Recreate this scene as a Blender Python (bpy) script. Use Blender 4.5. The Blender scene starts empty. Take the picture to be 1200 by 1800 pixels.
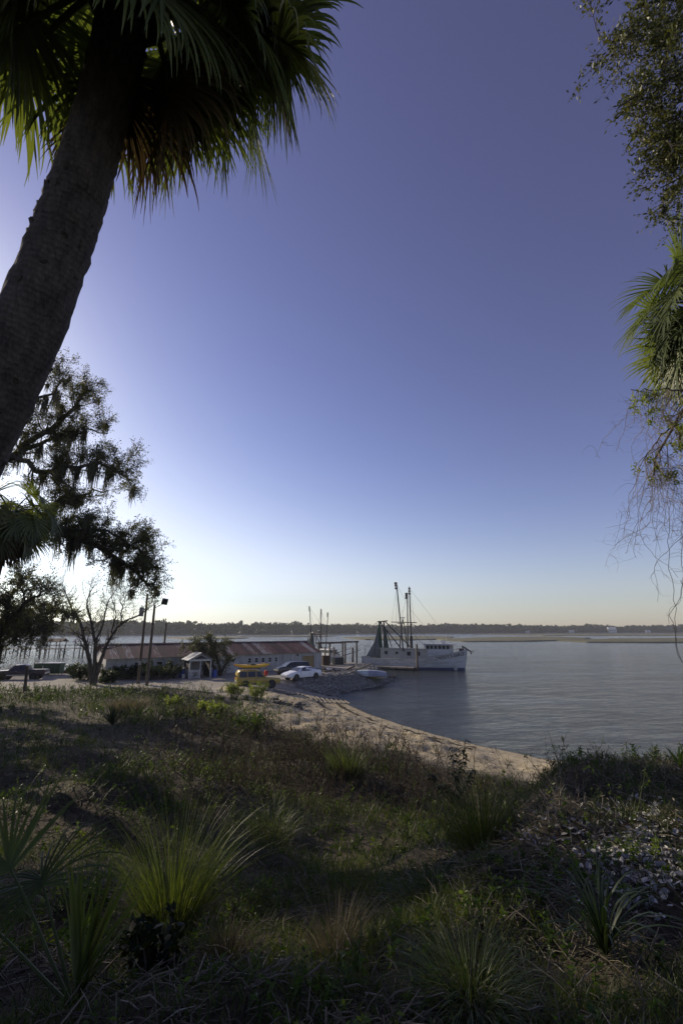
import bpy, bmesh, math, random
import numpy as np
from mathutils import Vector, Matrix

random.seed(7)
RNG = np.random.default_rng(11)
R = math.radians
scene = bpy.context.scene
COL = scene.collection

# ------------------------------------------------------------------ camera
CAM_H = 7.2
PITCH = R(14.5)
cam_d = bpy.data.cameras.new('camera')
cam = bpy.data.objects.new('camera', cam_d)
COL.objects.link(cam)
cam.location = (0, 0, CAM_H)
cam.rotation_euler = (R(90) + PITCH, 0, 0)
cam_d.sensor_fit = 'VERTICAL'
cam_d.sensor_height = 36.0
cam_d.sensor_width = 24.0
cam_d.lens = 16.0
cam_d.clip_start = 0.05
cam_d.clip_end = 6000
scene.camera = cam

# ------------------------------------------------------------------ sky, sun, exposure
SUN_AZ, SUN_EL = R(-54), R(22)          # azimuth from the view direction (+Y), negative = left
world = bpy.data.worlds.new('World')
scene.world = world
world.use_nodes = True
nt = world.node_tree
for n in list(nt.nodes):
    nt.nodes.remove(n)
w_out = nt.nodes.new('ShaderNodeOutputWorld')
w_bg = nt.nodes.new('ShaderNodeBackground')
w_sky = nt.nodes.new('ShaderNodeTexSky')
w_sky.sky_type = 'NISHITA'
w_sky.sun_disc = False
w_sky.sun_elevation = SUN_EL
w_sky.sun_rotation = SUN_AZ
w_sky.altitude = 0
w_sky.air_density = 1.0
w_sky.dust_density = 0.5
w_sky.ozone_density = 1.0
# the camera's colour response to the clear sky: one power and gain per channel
w_sep = nt.nodes.new('ShaderNodeSeparateColor'); w_com = nt.nodes.new('ShaderNodeCombineColor')
nt.links.new(w_sky.outputs['Color'], w_sep.inputs[0])
for _k, (_g, _a) in enumerate(((0.96, 1.00), (1.19, 1.17), (1.26, 1.56))):
    _m = nt.nodes.new('ShaderNodeMath'); _m.operation = 'MULTIPLY'; _m.inputs[1].default_value = 0.1
    _p = nt.nodes.new('ShaderNodeMath'); _p.operation = 'POWER'; _p.inputs[1].default_value = _g
    _q = nt.nodes.new('ShaderNodeMath'); _q.operation = 'MULTIPLY'; _q.inputs[1].default_value = 10 * _a
    nt.links.new(w_sep.outputs[_k], _m.inputs[0]); nt.links.new(_m.outputs[0], _p.inputs[0]); nt.links.new(_p.outputs[0], _q.inputs[0]); nt.links.new(_q.outputs[0], w_com.inputs[_k])
w_bg.inputs['Strength'].default_value = 0.10
# bright parts of the sky pale towards white, as they do in the exposure
w_bw = nt.nodes.new('ShaderNodeRGBToBW'); nt.links.new(w_com.outputs[0], w_bw.inputs[0])
w_mr = nt.nodes.new('ShaderNodeMapRange'); w_mr.interpolation_type = 'SMOOTHSTEP'
for _k, _v in enumerate((0.18, 0.80, 0.0, 0.50)): w_mr.inputs[1 + _k].default_value = _v * (10 if _k < 2 else 1)
nt.links.new(w_bw.outputs[0], w_mr.inputs[0])
w_hsv = nt.nodes.new('ShaderNodeSeparateColor'); w_hsv.mode = 'HSV'; nt.links.new(w_com.outputs[0], w_hsv.inputs[0])
w_mix = nt.nodes.new('ShaderNodeMix'); w_mix.data_type = 'RGBA'
nt.links.new(w_mr.outputs[0], w_mix.inputs[0]); nt.links.new(w_com.outputs[0], w_mix.inputs[6]); nt.links.new(w_hsv.outputs[2], w_mix.inputs[7])
nt.links.new(w_mix.outputs[2], w_bg.inputs['Color'])
nt.links.new(w_bg.outputs['Background'], w_out.inputs['Surface'])

sun_d = bpy.data.lights.new('sun', 'SUN')
sun_d.energy = 4.6
sun_d.angle = R(0.55)
sun_d.color = (1.0, 0.86, 0.66)
sun = bpy.data.objects.new('sun', sun_d)
COL.objects.link(sun)
SUN_DIR = Vector((math.sin(SUN_AZ) * math.cos(SUN_EL), math.cos(SUN_AZ) * math.cos(SUN_EL), math.sin(SUN_EL)))
sun.rotation_euler = SUN_DIR.to_track_quat('Z', 'Y').to_euler()
sun.location = SUN_DIR * 60

scene.view_settings.view_transform = 'Standard'
scene.view_settings.look = 'None'
scene.view_settings.gamma = 1.0
scene.view_settings.exposure = 0.0
scene.cycles.max_bounces = 6
scene.cycles.transparent_max_bounces = 6
scene.cycles.volume_bounces = 0
scene.cycles.use_denoising = True

# ------------------------------------------------------------------ helpers: image ray -> place
CP, SP = math.cos(PITCH), math.sin(PITCH)
def ray(px, py):
    r, u = (px - 600) / 800.0, (900 - py) / 800.0
    return Vector((r, CP - u * SP, SP + u * CP))
def at_depth(px, py, d):
    return Vector((0, 0, CAM_H)) + ray(px, py) * d
def at_y(px, py, y):
    v = ray(px, py)
    return Vector((0, 0, CAM_H)) + v * (y / v.y)
def at_z(px, py, z):
    v = ray(px, py)
    return Vector((0, 0, CAM_H)) + v * ((z - CAM_H) / v.z)

# ------------------------------------------------------------------ helpers: objects
def tag(o, label=None, cat=None, group=None, kind=None):
    if label: o['label'] = label
    if cat: o['category'] = cat
    if group: o['group'] = group
    if kind: o['kind'] = kind
    return o
def empty(name, loc=(0, 0, 0), rz=0.0, parent=None):
    o = bpy.data.objects.new(name, None)
    o.empty_display_size = 0.2
    COL.objects.link(o)
    o.location = loc
    o.rotation_euler = (0, 0, rz)
    o.parent = parent
    return o
def thing(name, label, cat, loc=(0, 0, 0), rz=0.0, group=None):
    return tag(empty(name, loc, rz), label, cat, group)
def copy_tree(o, parent=None):
    c = o.copy()
    COL.objects.link(c)
    c.parent = parent
    for ch in list(o.children):
        copy_tree(ch, c)
    return c
def link(name, me, parent=None, loc=None, rot=None, scale=None):
    o = bpy.data.objects.new(name, me)
    COL.objects.link(o)
    o.parent = parent
    if loc is not None: o.location = loc
    if rot is not None: o.rotation_euler = rot
    if scale is not None: o.scale = scale
    return o
def mesh_np(name, V, F, mat=None, var=None, smooth=False, attrs=None):
    V = np.ascontiguousarray(np.asarray(V, dtype=np.float32).reshape(-1, 3))
    F = np.ascontiguousarray(np.asarray(F, dtype=np.int32))
    k = F.shape[1]
    me = bpy.data.meshes.new(name)
    me.vertices.add(len(V)); me.vertices.foreach_set('co', V.ravel())
    me.loops.add(F.size); me.loops.foreach_set('vertex_index', F.ravel())
    me.polygons.add(len(F))
    me.polygons.foreach_set('loop_start', np.arange(0, F.size, k, dtype=np.int32))
    try:
        me.polygons.foreach_set('loop_total', np.full(len(F), k, dtype=np.int32))
    except Exception:
        pass
    if smooth:
        me.polygons.foreach_set('use_smooth', np.ones(len(F), dtype=bool))
    me.update(calc_edges=True)
    a = dict(attrs or {})
    if var is not None: a['var'] = var
    for n, arr in a.items():
        at = me.attributes.new(n, 'FLOAT', 'POINT')
        at.data.foreach_set('value', np.ascontiguousarray(np.asarray(arr, dtype=np.float32)))
    if mat is not None: me.materials.append(mat)
    return me
def obj_np(name, V, F, mat=None, parent=None, **k):
    return link(name, mesh_np(name, V, F, mat, **k), parent)

class MB:
    """collects shapes; build() links them as one mesh object"""
    def __init__(self):
        self.v, self.f = [], []
    def add(self, vs, fs):
        o = len(self.v)
        self.v += [tuple(v) for v in vs]
        self.f += [tuple(i + o for i in f) for f in fs]
        return self
    def box(self, c, s, rz=0.0):
        cx, cy, cz = c; hx, hy, hz = s[0] / 2, s[1] / 2, s[2] / 2
        ca, sa = math.cos(rz), math.sin(rz)
        vs = []
        for dz in (-hz, hz):
            for dx, dy in ((-hx, -hy), (hx, -hy), (hx, hy), (-hx, hy)):
                vs.append((cx + dx * ca - dy * sa, cy + dx * sa + dy * ca, cz + dz))
        return self.add(vs, [(3, 2, 1, 0), (4, 5, 6, 7), (0, 1, 5, 4), (1, 2, 6, 5), (2, 3, 7, 6), (3, 0, 4, 7)])
    def bar(self, a, b, w, h=None, up=(0, 0, 1)):
        h = h or w
        a, b = Vector(a), Vector(b)
        t = (b - a).normalized()
        upv = Vector(up)
        if abs(t.dot(upv)) > 0.98: upv = Vector((0, 1, 0))
        s = t.cross(upv).normalized(); u = s.cross(t)
        vs = []
        for p in (a, b):
            for i, j in ((-1, -1), (1, -1), (1, 1), (-1, 1)):
                vs.append(p + s * (i * w / 2) + u * (j * h / 2))
        return self.add(vs, [(3, 2, 1, 0), (4, 5, 6, 7), (0, 1, 5, 4), (1, 2, 6, 5), (2, 3, 7, 6), (3, 0, 4, 7)])
    def tube(self, pts, rad, k=8, cap=True):
        pts = [Vector(p) for p in pts]
        if not hasattr(rad, '__len__'): rad = [rad] * len(pts)
        vs, fs = [], []
        ref = None
        for i, p in enumerate(pts):
            t = (pts[min(i + 1, len(pts) - 1)] - pts[max(i - 1, 0)]).normalized()
            if ref is None:
                ref = t.orthogonal().normalized()
            ref = (ref - t * ref.dot(t)).normalized()
            b = t.cross(ref)
            for j in range(k):
                a = 2 * math.pi * j / k
                vs.append(p + (ref * math.cos(a) + b * math.sin(a)) * rad[i])
        for i in range(len(pts) - 1):
            for j in range(k):
                fs.append((i * k + j, i * k + (j + 1) % k, (i + 1) * k + (j + 1) % k, (i + 1) * k + j))
        if cap:
            fs.append(tuple(range(k - 1, -1, -1)))
            fs.append(tuple((len(pts) - 1) * k + j for j in range(k)))
        return self.add(vs, fs)
    def poly(self, pts, thick=None, n=None):
        """flat polygon; with thick it is a prism along n"""
        pts = [Vector(p) for p in pts]
        if thick is None:
            return self.add(pts, [tuple(range(len(pts)))])
        n = Vector(n).normalized() if n is not None else (pts[1] - pts[0]).cross(pts[2] - pts[0]).normalized()
        m = len(pts)
        vs = pts + [p + n * thick for p in pts]
        fs = [tuple(range(m - 1, -1, -1)), tuple(range(m, 2 * m))]
        for i in range(m):
            fs.append((i, (i + 1) % m, m + (i + 1) % m, m + i))
        return self.add(vs, fs)
    def loft(self, rings, closed=True, caps=True):
        k = len(rings[0]); vs = [p for r in rings for p in r]; fs = []
        for i in range(len(rings) - 1):
            for j in range(k if closed else k - 1):
                fs.append((i * k + j, i * k + (j + 1) % k, (i + 1) * k + (j + 1) % k, (i + 1) * k + j))
        if caps and closed:
            fs.append(tuple(range(k - 1, -1, -1)))
            fs.append(tuple((len(rings) - 1) * k + j for j in range(k)))
        return self.add(vs, fs)
    def ellipsoid(self, c, r, nu=10, nv=6):
        rings = []
        for i in range(1, nv):
            th = math.pi * i / nv
            rings.append([(c[0] + r[0] * math.sin(th) * math.cos(2 * math.pi * j / nu), c[1] + r[1] * math.sin(th) * math.sin(2 * math.pi * j / nu), c[2] - r[2] * math.cos(th)) for j in range(nu)])
        return self.loft(rings)
    def mesh(self, name, mat=None, smooth=False, bevel=0.0):
        me = bpy.data.meshes.new(name)
        me.from_pydata(self.v, [], self.f)
        bm = bmesh.new(); bm.from_mesh(me)
        bmesh.ops.recalc_face_normals(bm, faces=bm.faces)
        if bevel > 0:
            es = [e for e in bm.edges if len(e.link_faces) == 2 and e.calc_face_angle(0) > 0.5]
            bmesh.ops.bevel(bm, geom=es, offset=bevel, segments=2, profile=0.6, affect='EDGES', clamp_overlap=True)
        bm.to_mesh(me); bm.free()
        if smooth:
            me.polygons.foreach_set('use_smooth', [True] * len(me.polygons))
        if mat is not None: me.materials.append(mat)
        return me
    def build(self, name, mat=None, parent=None, smooth=False, bevel=0.0):
        return link(name, self.mesh(name, mat, smooth, bevel), parent)

# ------------------------------------------------------------------ helpers: many strips, tubes and leaves at once
def nrm(a):
    return a / np.maximum(np.linalg.norm(a, axis=-1, keepdims=True), 1e-9)
def grow(starts, dirs, lens, S, wig=0.15, bias=(0, 0, 0), rng=RNG, accel=1.0):
    """N polylines of S segments: starts (N,3), dirs (N,3), lens (N,)"""
    N = len(starts)
    P = np.zeros((N, S + 1, 3)); P[:, 0] = starts
    d = nrm(np.asarray(dirs, dtype=float)); l = np.asarray(lens).reshape(-1, 1) / S
    b = np.asarray(bias, dtype=float)
    for i in range(S):
        d = nrm(d + rng.normal(0, wig, (N, 3)) + b * (accel ** i))
        P[:, i + 1] = P[:, i] + d * l
    return P
def tubes(P, rad, k=3):
    """P (N,S,3), rad (N,S) -> V, F"""
    N, S, _ = P.shape
    T = np.zeros_like(P); T[:, 1:-1] = P[:, 2:] - P[:, :-2]; T[:, 0] = P[:, 1] - P[:, 0]; T[:, -1] = P[:, -1] - P[:, -2]
    T = nrm(T)
    m = nrm(P[:, -1] - P[:, 0] + 1e-6)
    ax = np.eye(3)[np.argmin(np.abs(m), axis=1)][:, None, :]
    A = nrm(np.cross(T, ax)); B = np.cross(T, A)
    ang = np.arange(k) * 2 * np.pi / k
    V = P[:, :, None, :] + rad[:, :, None, None] * (A[:, :, None, :] * np.cos(ang)[None, None, :, None] + B[:, :, None, :] * np.sin(ang)[None, None, :, None])
    idx = np.arange(N * S * k).reshape(N, S, k)
    j2 = (np.arange(k) + 1) % k
    F = np.stack([idx[:, :-1, :], idx[:, :-1, j2], idx[:, 1:, j2], idx[:, 1:, :]], axis=-1).reshape(-1, 4)
    return V.reshape(-1, 3), F
def ribbons(P, W, side, fold=0.0):
    """P (N,S,3), W (N,S), side (N,S,3) -> V, F; fold > 0 gives a V section"""
    N, S, _ = P.shape
    T = np.zeros_like(P); T[:, 1:-1] = P[:, 2:] - P[:, :-2]; T[:, 0] = P[:, 1] - P[:, 0]; T[:, -1] = P[:, -1] - P[:, -2]
    T = nrm(T)
    side = nrm(side - T * np.sum(side * T, axis=-1, keepdims=True))
    L = P - side * W[..., None] / 2; Rr = P + side * W[..., None] / 2
    if fold:
        Nn = np.cross(side, T)
        M = P - Nn * (W[..., None] * fold)
        V = np.stack([L, M, Rr], axis=2); c = 3
    else:
        V = np.stack([L, Rr], axis=2); c = 2
    idx = np.arange(N * S * c).reshape(N, S, c)
    F = np.stack([idx[:, :-1, :-1], idx[:, :-1, 1:], idx[:, 1:, 1:], idx[:, 1:, :-1]], axis=-1).reshape(-1, 4)
    return V.reshape(-1, 3), F, S * c
def leaves(C, L, W, rng=RNG, d=None, flat=0.0):
    """diamond leaves centred near C (N,3), lengths L, widths W; random orientation"""
    N = len(C)
    if d is None: d = rng.normal(0, 1, (N, 3))
    d = nrm(d); a = rng.normal(0, 1, (N, 3)); a[:, 2] *= (1 - flat)
    s = nrm(np.cross(d, a)); n = np.cross(s, d)
    L = np.broadcast_to(np.asarray(L, dtype=float), (N,))[:, None]; W = np.broadcast_to(np.asarray(W, dtype=float), (N,))[:, None]
    V = np.stack([C, C + d * L * 0.45 + s * W / 2 + n * W * 0.15, C + d * L, C + d * L * 0.45 - s * W / 2 + n * W * 0.15], axis=1)
    F = np.arange(N * 4).reshape(N, 4)
    return V.reshape(-1, 3), F
def merge(parts):
    Vs, Fs, o = [], [], 0
    for V, F in parts:
        Vs.append(V); Fs.append(F + o); o += len(V)
    return np.concatenate(Vs), np.concatenate(Fs)
def sample_paths(P, n, lo=0.3, hi=1.0, rng=RNG, power=1.0):
    """n points spread over polylines P (N,S,3): positions, tangents, path index"""
    N, S, _ = P.shape
    i = rng.integers(0, N, n); t = (lo + (hi - lo) * rng.random(n) ** power) * (S - 1 - 1e-6)
    j = np.floor(t).astype(int); f = (t - j)[:, None]
    p = P[i, j] * (1 - f) + P[i, j + 1] * f
    return p, nrm(P[i, j + 1] - P[i, j]), i, t / (S - 1)

# value noise for terrain
def _hash(i, j, s):
    h = np.sin(i * 127.1 + j * 311.7 + s * 74.7) * 43758.5453
    return h - np.floor(h)
def vnoise(x, y, s=0):
    i, j = np.floor(x), np.floor(y); u, v = x - i, y - j
    u = u * u * (3 - 2 * u); v = v * v * (3 - 2 * v)
    return (_hash(i, j, s) * (1 - u) + _hash(i + 1, j, s) * u) * (1 - v) + (_hash(i, j + 1, s) * (1 - u) + _hash(i + 1, j + 1, s) * u) * v - 0.5
def fbm(x, y, s=0, o=4):
    r = 0; a = 1.0
    for k in range(o):
        r = r + a * vnoise(x, y, s + k); x = x * 2.03 + 3.1; y = y * 2.03 + 1.7; a *= 0.5
    return r

# ------------------------------------------------------------------ helpers: materials
def new_mat(name):
    m = bpy.data.materials.new(name); m.use_nodes = True
    b = m.node_tree.nodes['Principled BSDF']
    return m, m.node_tree, b
def _c(c): return (c[0], c[1], c[2], 1)
def pm(name, c1, c2=None, scale=3.0, rough=0.7, bump=0.0, bscale=None, detail=6, stretch=(1, 1, 1), metal=0.0, lo=0.35, hi=0.65, rand=0.0, spec=0.5, c3=None):
    """painted / stone / wood: two colours mixed by noise, fine bump; rand = per-object brightness change"""
    m, t, b = new_mat(name)
    N, Lk = t.nodes, t.links
    tc = N.new('ShaderNodeTexCoord'); mp = N.new('ShaderNodeMapping')
    mp.inputs['Scale'].default_value = stretch
    Lk.new(tc.outputs['Object'], mp.inputs['Vector'])
    nz = N.new('ShaderNodeTexNoise'); nz.inputs['Scale'].default_value = scale; nz.inputs['Detail'].default_value = detail; nz.inputs['Roughness'].default_value = 0.62
    Lk.new(mp.outputs['Vector'], nz.inputs['Vector'])
    cr = N.new('ShaderNodeValToRGB'); cr.color_ramp.elements[0].position = lo; cr.color_ramp.elements[1].position = hi
    cr.color_ramp.elements[0].color = _c(c1); cr.color_ramp.elements[1].color = _c(c2 or c1)
    if c3 is not None:
        e = cr.color_ramp.elements.new((lo + hi) / 2); e.color = _c(c3)
    fac = nz.outputs['Fac']
    if rand:
        oi = N.new('ShaderNodeObjectInfo'); ma = N.new('ShaderNodeMath'); ma.operation = 'MULTIPLY_ADD'
        ma.inputs[1].default_value = rand; Lk.new(oi.outputs['Random'], ma.inputs[0]); 
        m2 = N.new('ShaderNodeMath'); m2.operation = 'ADD'; m2.inputs[1].default_value = -rand / 2
        Lk.new(nz.outputs['Fac'], m2.inputs[0]); Lk.new(m2.outputs[0], ma.inputs[2]); fac = ma.outputs[0]
    Lk.new(fac, cr.inputs['Fac']); Lk.new(cr.outputs['Color'], b.inputs['Base Color'])
    b.inputs['Roughness'].default_value = rough; b.inputs['Metallic'].default_value = metal
    b.inputs['Specular IOR Level'].default_value = spec
    if bump:
        n2 = N.new('ShaderNodeTexNoise'); n2.inputs['Scale'].default_value = bscale or scale * 4; n2.inputs['Detail'].default_value = 5
        Lk.new(mp.outputs['Vector'], n2.inputs['Vector'])
        bp = N.new('ShaderNodeBump'); bp.inputs['Strength'].default_value = bump; bp.inputs['Distance'].default_value = 0.03
        Lk.new(n2.outputs['Fac'], bp.inputs['Height']); Lk.new(bp.outputs['Normal'], b.inputs['Normal'])
    return m
def leafmat(name, cols, trans=0.4, rough=0.5, spec=0.4, tcol=None):
    """leaf: colour from the 'var' value of each leaf, part of the light goes through"""
    m, t, b = new_mat(name)
    N, Lk = t.nodes, t.links
    at = N.new('ShaderNodeAttribute'); at.attribute_name = 'var'
    cr = N.new('ShaderNodeValToRGB')
    cr.color_ramp.elements[0].color = _c(cols[0]); cr.color_ramp.elements[1].color = _c(cols[-1])
    for i, c in enumerate(cols[1:-1]):
        e = cr.color_ramp.elements.new((i + 1) / (len(cols) - 1)); e.color = _c(c)
    Lk.new(at.outputs['Fac'], cr.inputs['Fac']); Lk.new(cr.outputs['Color'], b.inputs['Base Color'])
    b.inputs['Roughness'].default_value = rough; b.inputs['Specular IOR Level'].default_value = spec
    if trans > 0:
        tr = N.new('ShaderNodeBsdfTranslucent'); mx = N.new('ShaderNodeMixShader'); mx.inputs[0].default_value = trans
        mu = N.new('ShaderNodeMix'); mu.data_type = 'RGBA'; mu.blend_type = 'MULTIPLY'; mu.inputs['Factor'].default_value = 1
        mu.inputs[7].default_value = _c(tcol or (1.5, 1.5, 0.7))
        Lk.new(cr.outputs['Color'], mu.inputs[6]); Lk.new(mu.outputs[2], tr.inputs['Color'])
        Lk.new(b.outputs['BSDF'], mx.inputs[1]); Lk.new(tr.outputs['BSDF'], mx.inputs[2])
        Lk.new(mx.outputs[0], N['Material Output'].inputs['Surface'])
    return m
# ================================================================== THE SETTING
SHORE = np.array([(1480, -40), (160, 10), (90, 15), (40, 20), (20, 24.5), (14.5, 27), (11.56, 29.16), (9.06, 31.82), (6.5, 35.42), (4.5, 39.08), (2.49, 43.08),
                  (0.57, 48.73), (-0.4, 53.2), (-0.4, 56.5), (1.38, 58.7), (4.41, 62.6), (7.43, 70.0), (8.0, 76), (6.0, 82), (1, 86), (-6, 85), (-16, 78.5), (-26, 72), (-33, 68.5),
                  (-41, 67), (-60, 65), (-100, 60), (-160, 55), (-1480, 40), (-1480, -1480), (1480, -1480)], dtype=float)
def shore_dist(x, y):
    """signed distance to the waterline, land positive"""
    d = np.full(x.shape, 1e9); inside = np.zeros(x.shape, dtype=bool)
    n = len(SHORE)
    for i in range(n):
        ax, ay = SHORE[i]; bx, by = SHORE[(i + 1) % n]
        dx, dy = bx - ax, by - ay
        t = np.clip(((x - ax) * dx + (y - ay) * dy) / (dx * dx + dy * dy), 0, 1)
        d = np.minimum(d, np.hypot(x - ax - t * dx, y - ay - t * dy))
        c = ((ay > y) != (by > y)) & (x < (bx - ax) * (y - ay) / (by - ay + 1e-12) + ax)
        inside ^= c
    return np.where(inside, d, -d)
def sst(a, b, x):
    t = np.clip((x - a) / (b - a), 0, 1); return t * t * (3 - 2 * t)
FOOT = ([-200, -40, -12, -5, 0, 3, 5, 7, 10, 20, 40, 200], [40, 38, 35, 31, 22, 17.5, 15, 14.2, 13.8, 13.5, 12.5, 12])
TOP = ([-200, -40, -5, 0, 2.5, 4.2, 5.5, 7, 10, 40, 200], [6, 4, 2.0, 2.6, 6.0, 9.2, 9.8, 10.1, 10.3, 10.2, 10])
LOT = ([-200, -60, -33, -27, -21.5, -15, -9, -6, 0, 200], [41, 41, 42, 46, 48.6, 47, 42.5, 41, 40, 40])
PLAT = 1.6
def zones(x, y):
    d = shore_dist(x, y)
    mound = sst(52.5, 55.5, y) * sst(-14, -6, x) * (1 - sst(84, 90, y))
    run = 11.5 * (1 - mound) + 3.0 * mound
    run = np.where(y > 60, np.minimum(run, 4.0), run)
    zl = np.where(d > 0, PLAT * (0.55 * np.clip(d / run, 0, 1) + 0.45 * sst(0, 1, d / run)), np.maximum(-2.5, 0.14 * d))
    ft = np.interp(x, *FOOT) + 0.9 * fbm(x * 0.25, y * 0.1, 5, 3); tp = np.interp(x, *TOP)
    s = np.clip((y - tp) / np.maximum(ft - tp, 0.5), 0, 1)
    right = sst(2.2, 5.2, x)
    prof = (1 - s) ** 1.75 * (1 - right) + (1 - sst(0, 1, s)) * right
    zt = 5.93 - 0.128 * np.clip(y, -6, 30) + 0.012 * np.clip(x, -8, 12)
    bl = prof * (d > -3)
    # a spoil bank of bare dark soil left of centre
    hump = 0.75 * np.exp(-(((x + 5.2) / 3.0) ** 2 + ((y - 13.0) / 2.4) ** 2)) + 0.5 * np.exp(-(((x + 1.0) / 2.4) ** 2 + ((y - 19) / 2.2) ** 2)) + 0.45 * np.exp(-(((x + 9) / 3) ** 2 + ((y - 29) / 2.4) ** 2)) + 0.35 * np.exp(-(((x + 11) / 4) ** 2 + ((y - 21) / 4) ** 2))
    z = zl + (zt - zl) * bl + hump * np.clip(s * 4, 0, 1)
    rough = np.clip(bl * 2.2, 0, 1)
    z = z + rough * (0.50 * fbm(x * 0.35, y * 0.35, 1, 3) * np.clip(y / 9, .2, 1) + 0.14 * fbm(x * 1.9, y * 1.9, 2, 3))
    lot = sst(-1.2, 1.2, y - np.interp(x, *LOT) + 1.5 * fbm(x * 0.3, y * 0.3, 12, 3))
    sandm = (1 - sst(9.5, 13.5, d + 3.0 * fbm(x * 0.3, y * 0.3, 14, 3))) * (d > -1.5) * (1 - mound) * (1 - sst(47, 53, y)) * (1 - rough)
    # tide-cut ledge and small humps of the beach
    z = z + sandm * (0.28 * sst(3.2, 4.4, d + 1.6 * fbm(x * 0.35, y * 0.35, 9, 3)) + (0.30 * fbm(x * 0.8, y * 0.8, 3, 5) + 0.10 * fbm(x * 3, y * 3, 6, 3)) * sst(0.6, 2.5, d))
    z = z + (1 - rough) * (1 - sandm) * 0.05 * fbm(x * 0.7, y * 0.7, 4, 3) * (d > 0.5)
    shell = mound * sst(-0.5, 0.5, d) * (1 - sst(4.0, 6.0, d))
    z = z + shell * (0.02 * sst(1.2, 3.0, d) + 0.22 * fbm(x * 1.1, y * 1.1, 7, 4))
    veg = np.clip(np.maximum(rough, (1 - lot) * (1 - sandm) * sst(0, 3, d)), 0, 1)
    return z, d, veg, sandm, shell
def gz(x, y):
    return float(zones(np.array([float(x)]), np.array([float(y)]))[0][0])
def gza(x, y):
    return zones(np.asarray(x, dtype=float), np.asarray(y, dtype=float))[0]
def at_ground(px, py):
    v = ray(px, py)
    lam = np.concatenate([np.arange(1.2, 30, 0.03), np.arange(30, 130, 0.15)])
    X, Y, Z = v.x * lam, v.y * lam, CAM_H + v.z * lam
    g = gza(X, Y); k = int(np.argmax(Z <= g))
    return Vector((X[k], Y[k], g[k]))

def steps(lo, hi, a, b, c=0.0):
    out = [c]
    while out[-1] < hi: out.append(out[-1] + a + b * abs(out[-1] - c))
    neg = [c]
    while neg[-1] > lo: neg.append(neg[-1] - a - b * abs(neg[-1] - c))
    r = np.array(sorted(set(neg[1:]) | set(out))); r[0], r[-1] = lo, hi
    return r
gx = steps(-1480, 1480, 0.13, 0.0135, 1.0); gy = np.concatenate([steps(-590, 3.0, 0.5, 0.16, 3.0)[:-1], steps(3.0, 1480, 0.11, 0.0125, 3.0)])
X, Y = np.meshgrid(gx, gy); Z, D, RO, SA, SH = zones(X.ravel(), Y.ravel())
nx, ny = len(gx), len(gy)
idx = np.arange(nx * ny).reshape(ny, nx)
F = np.stack([idx[:-1, :-1], idx[:-1, 1:], idx[1:, 1:], idx[1:, :-1]], axis=-1).reshape(-1, 4)

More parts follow.
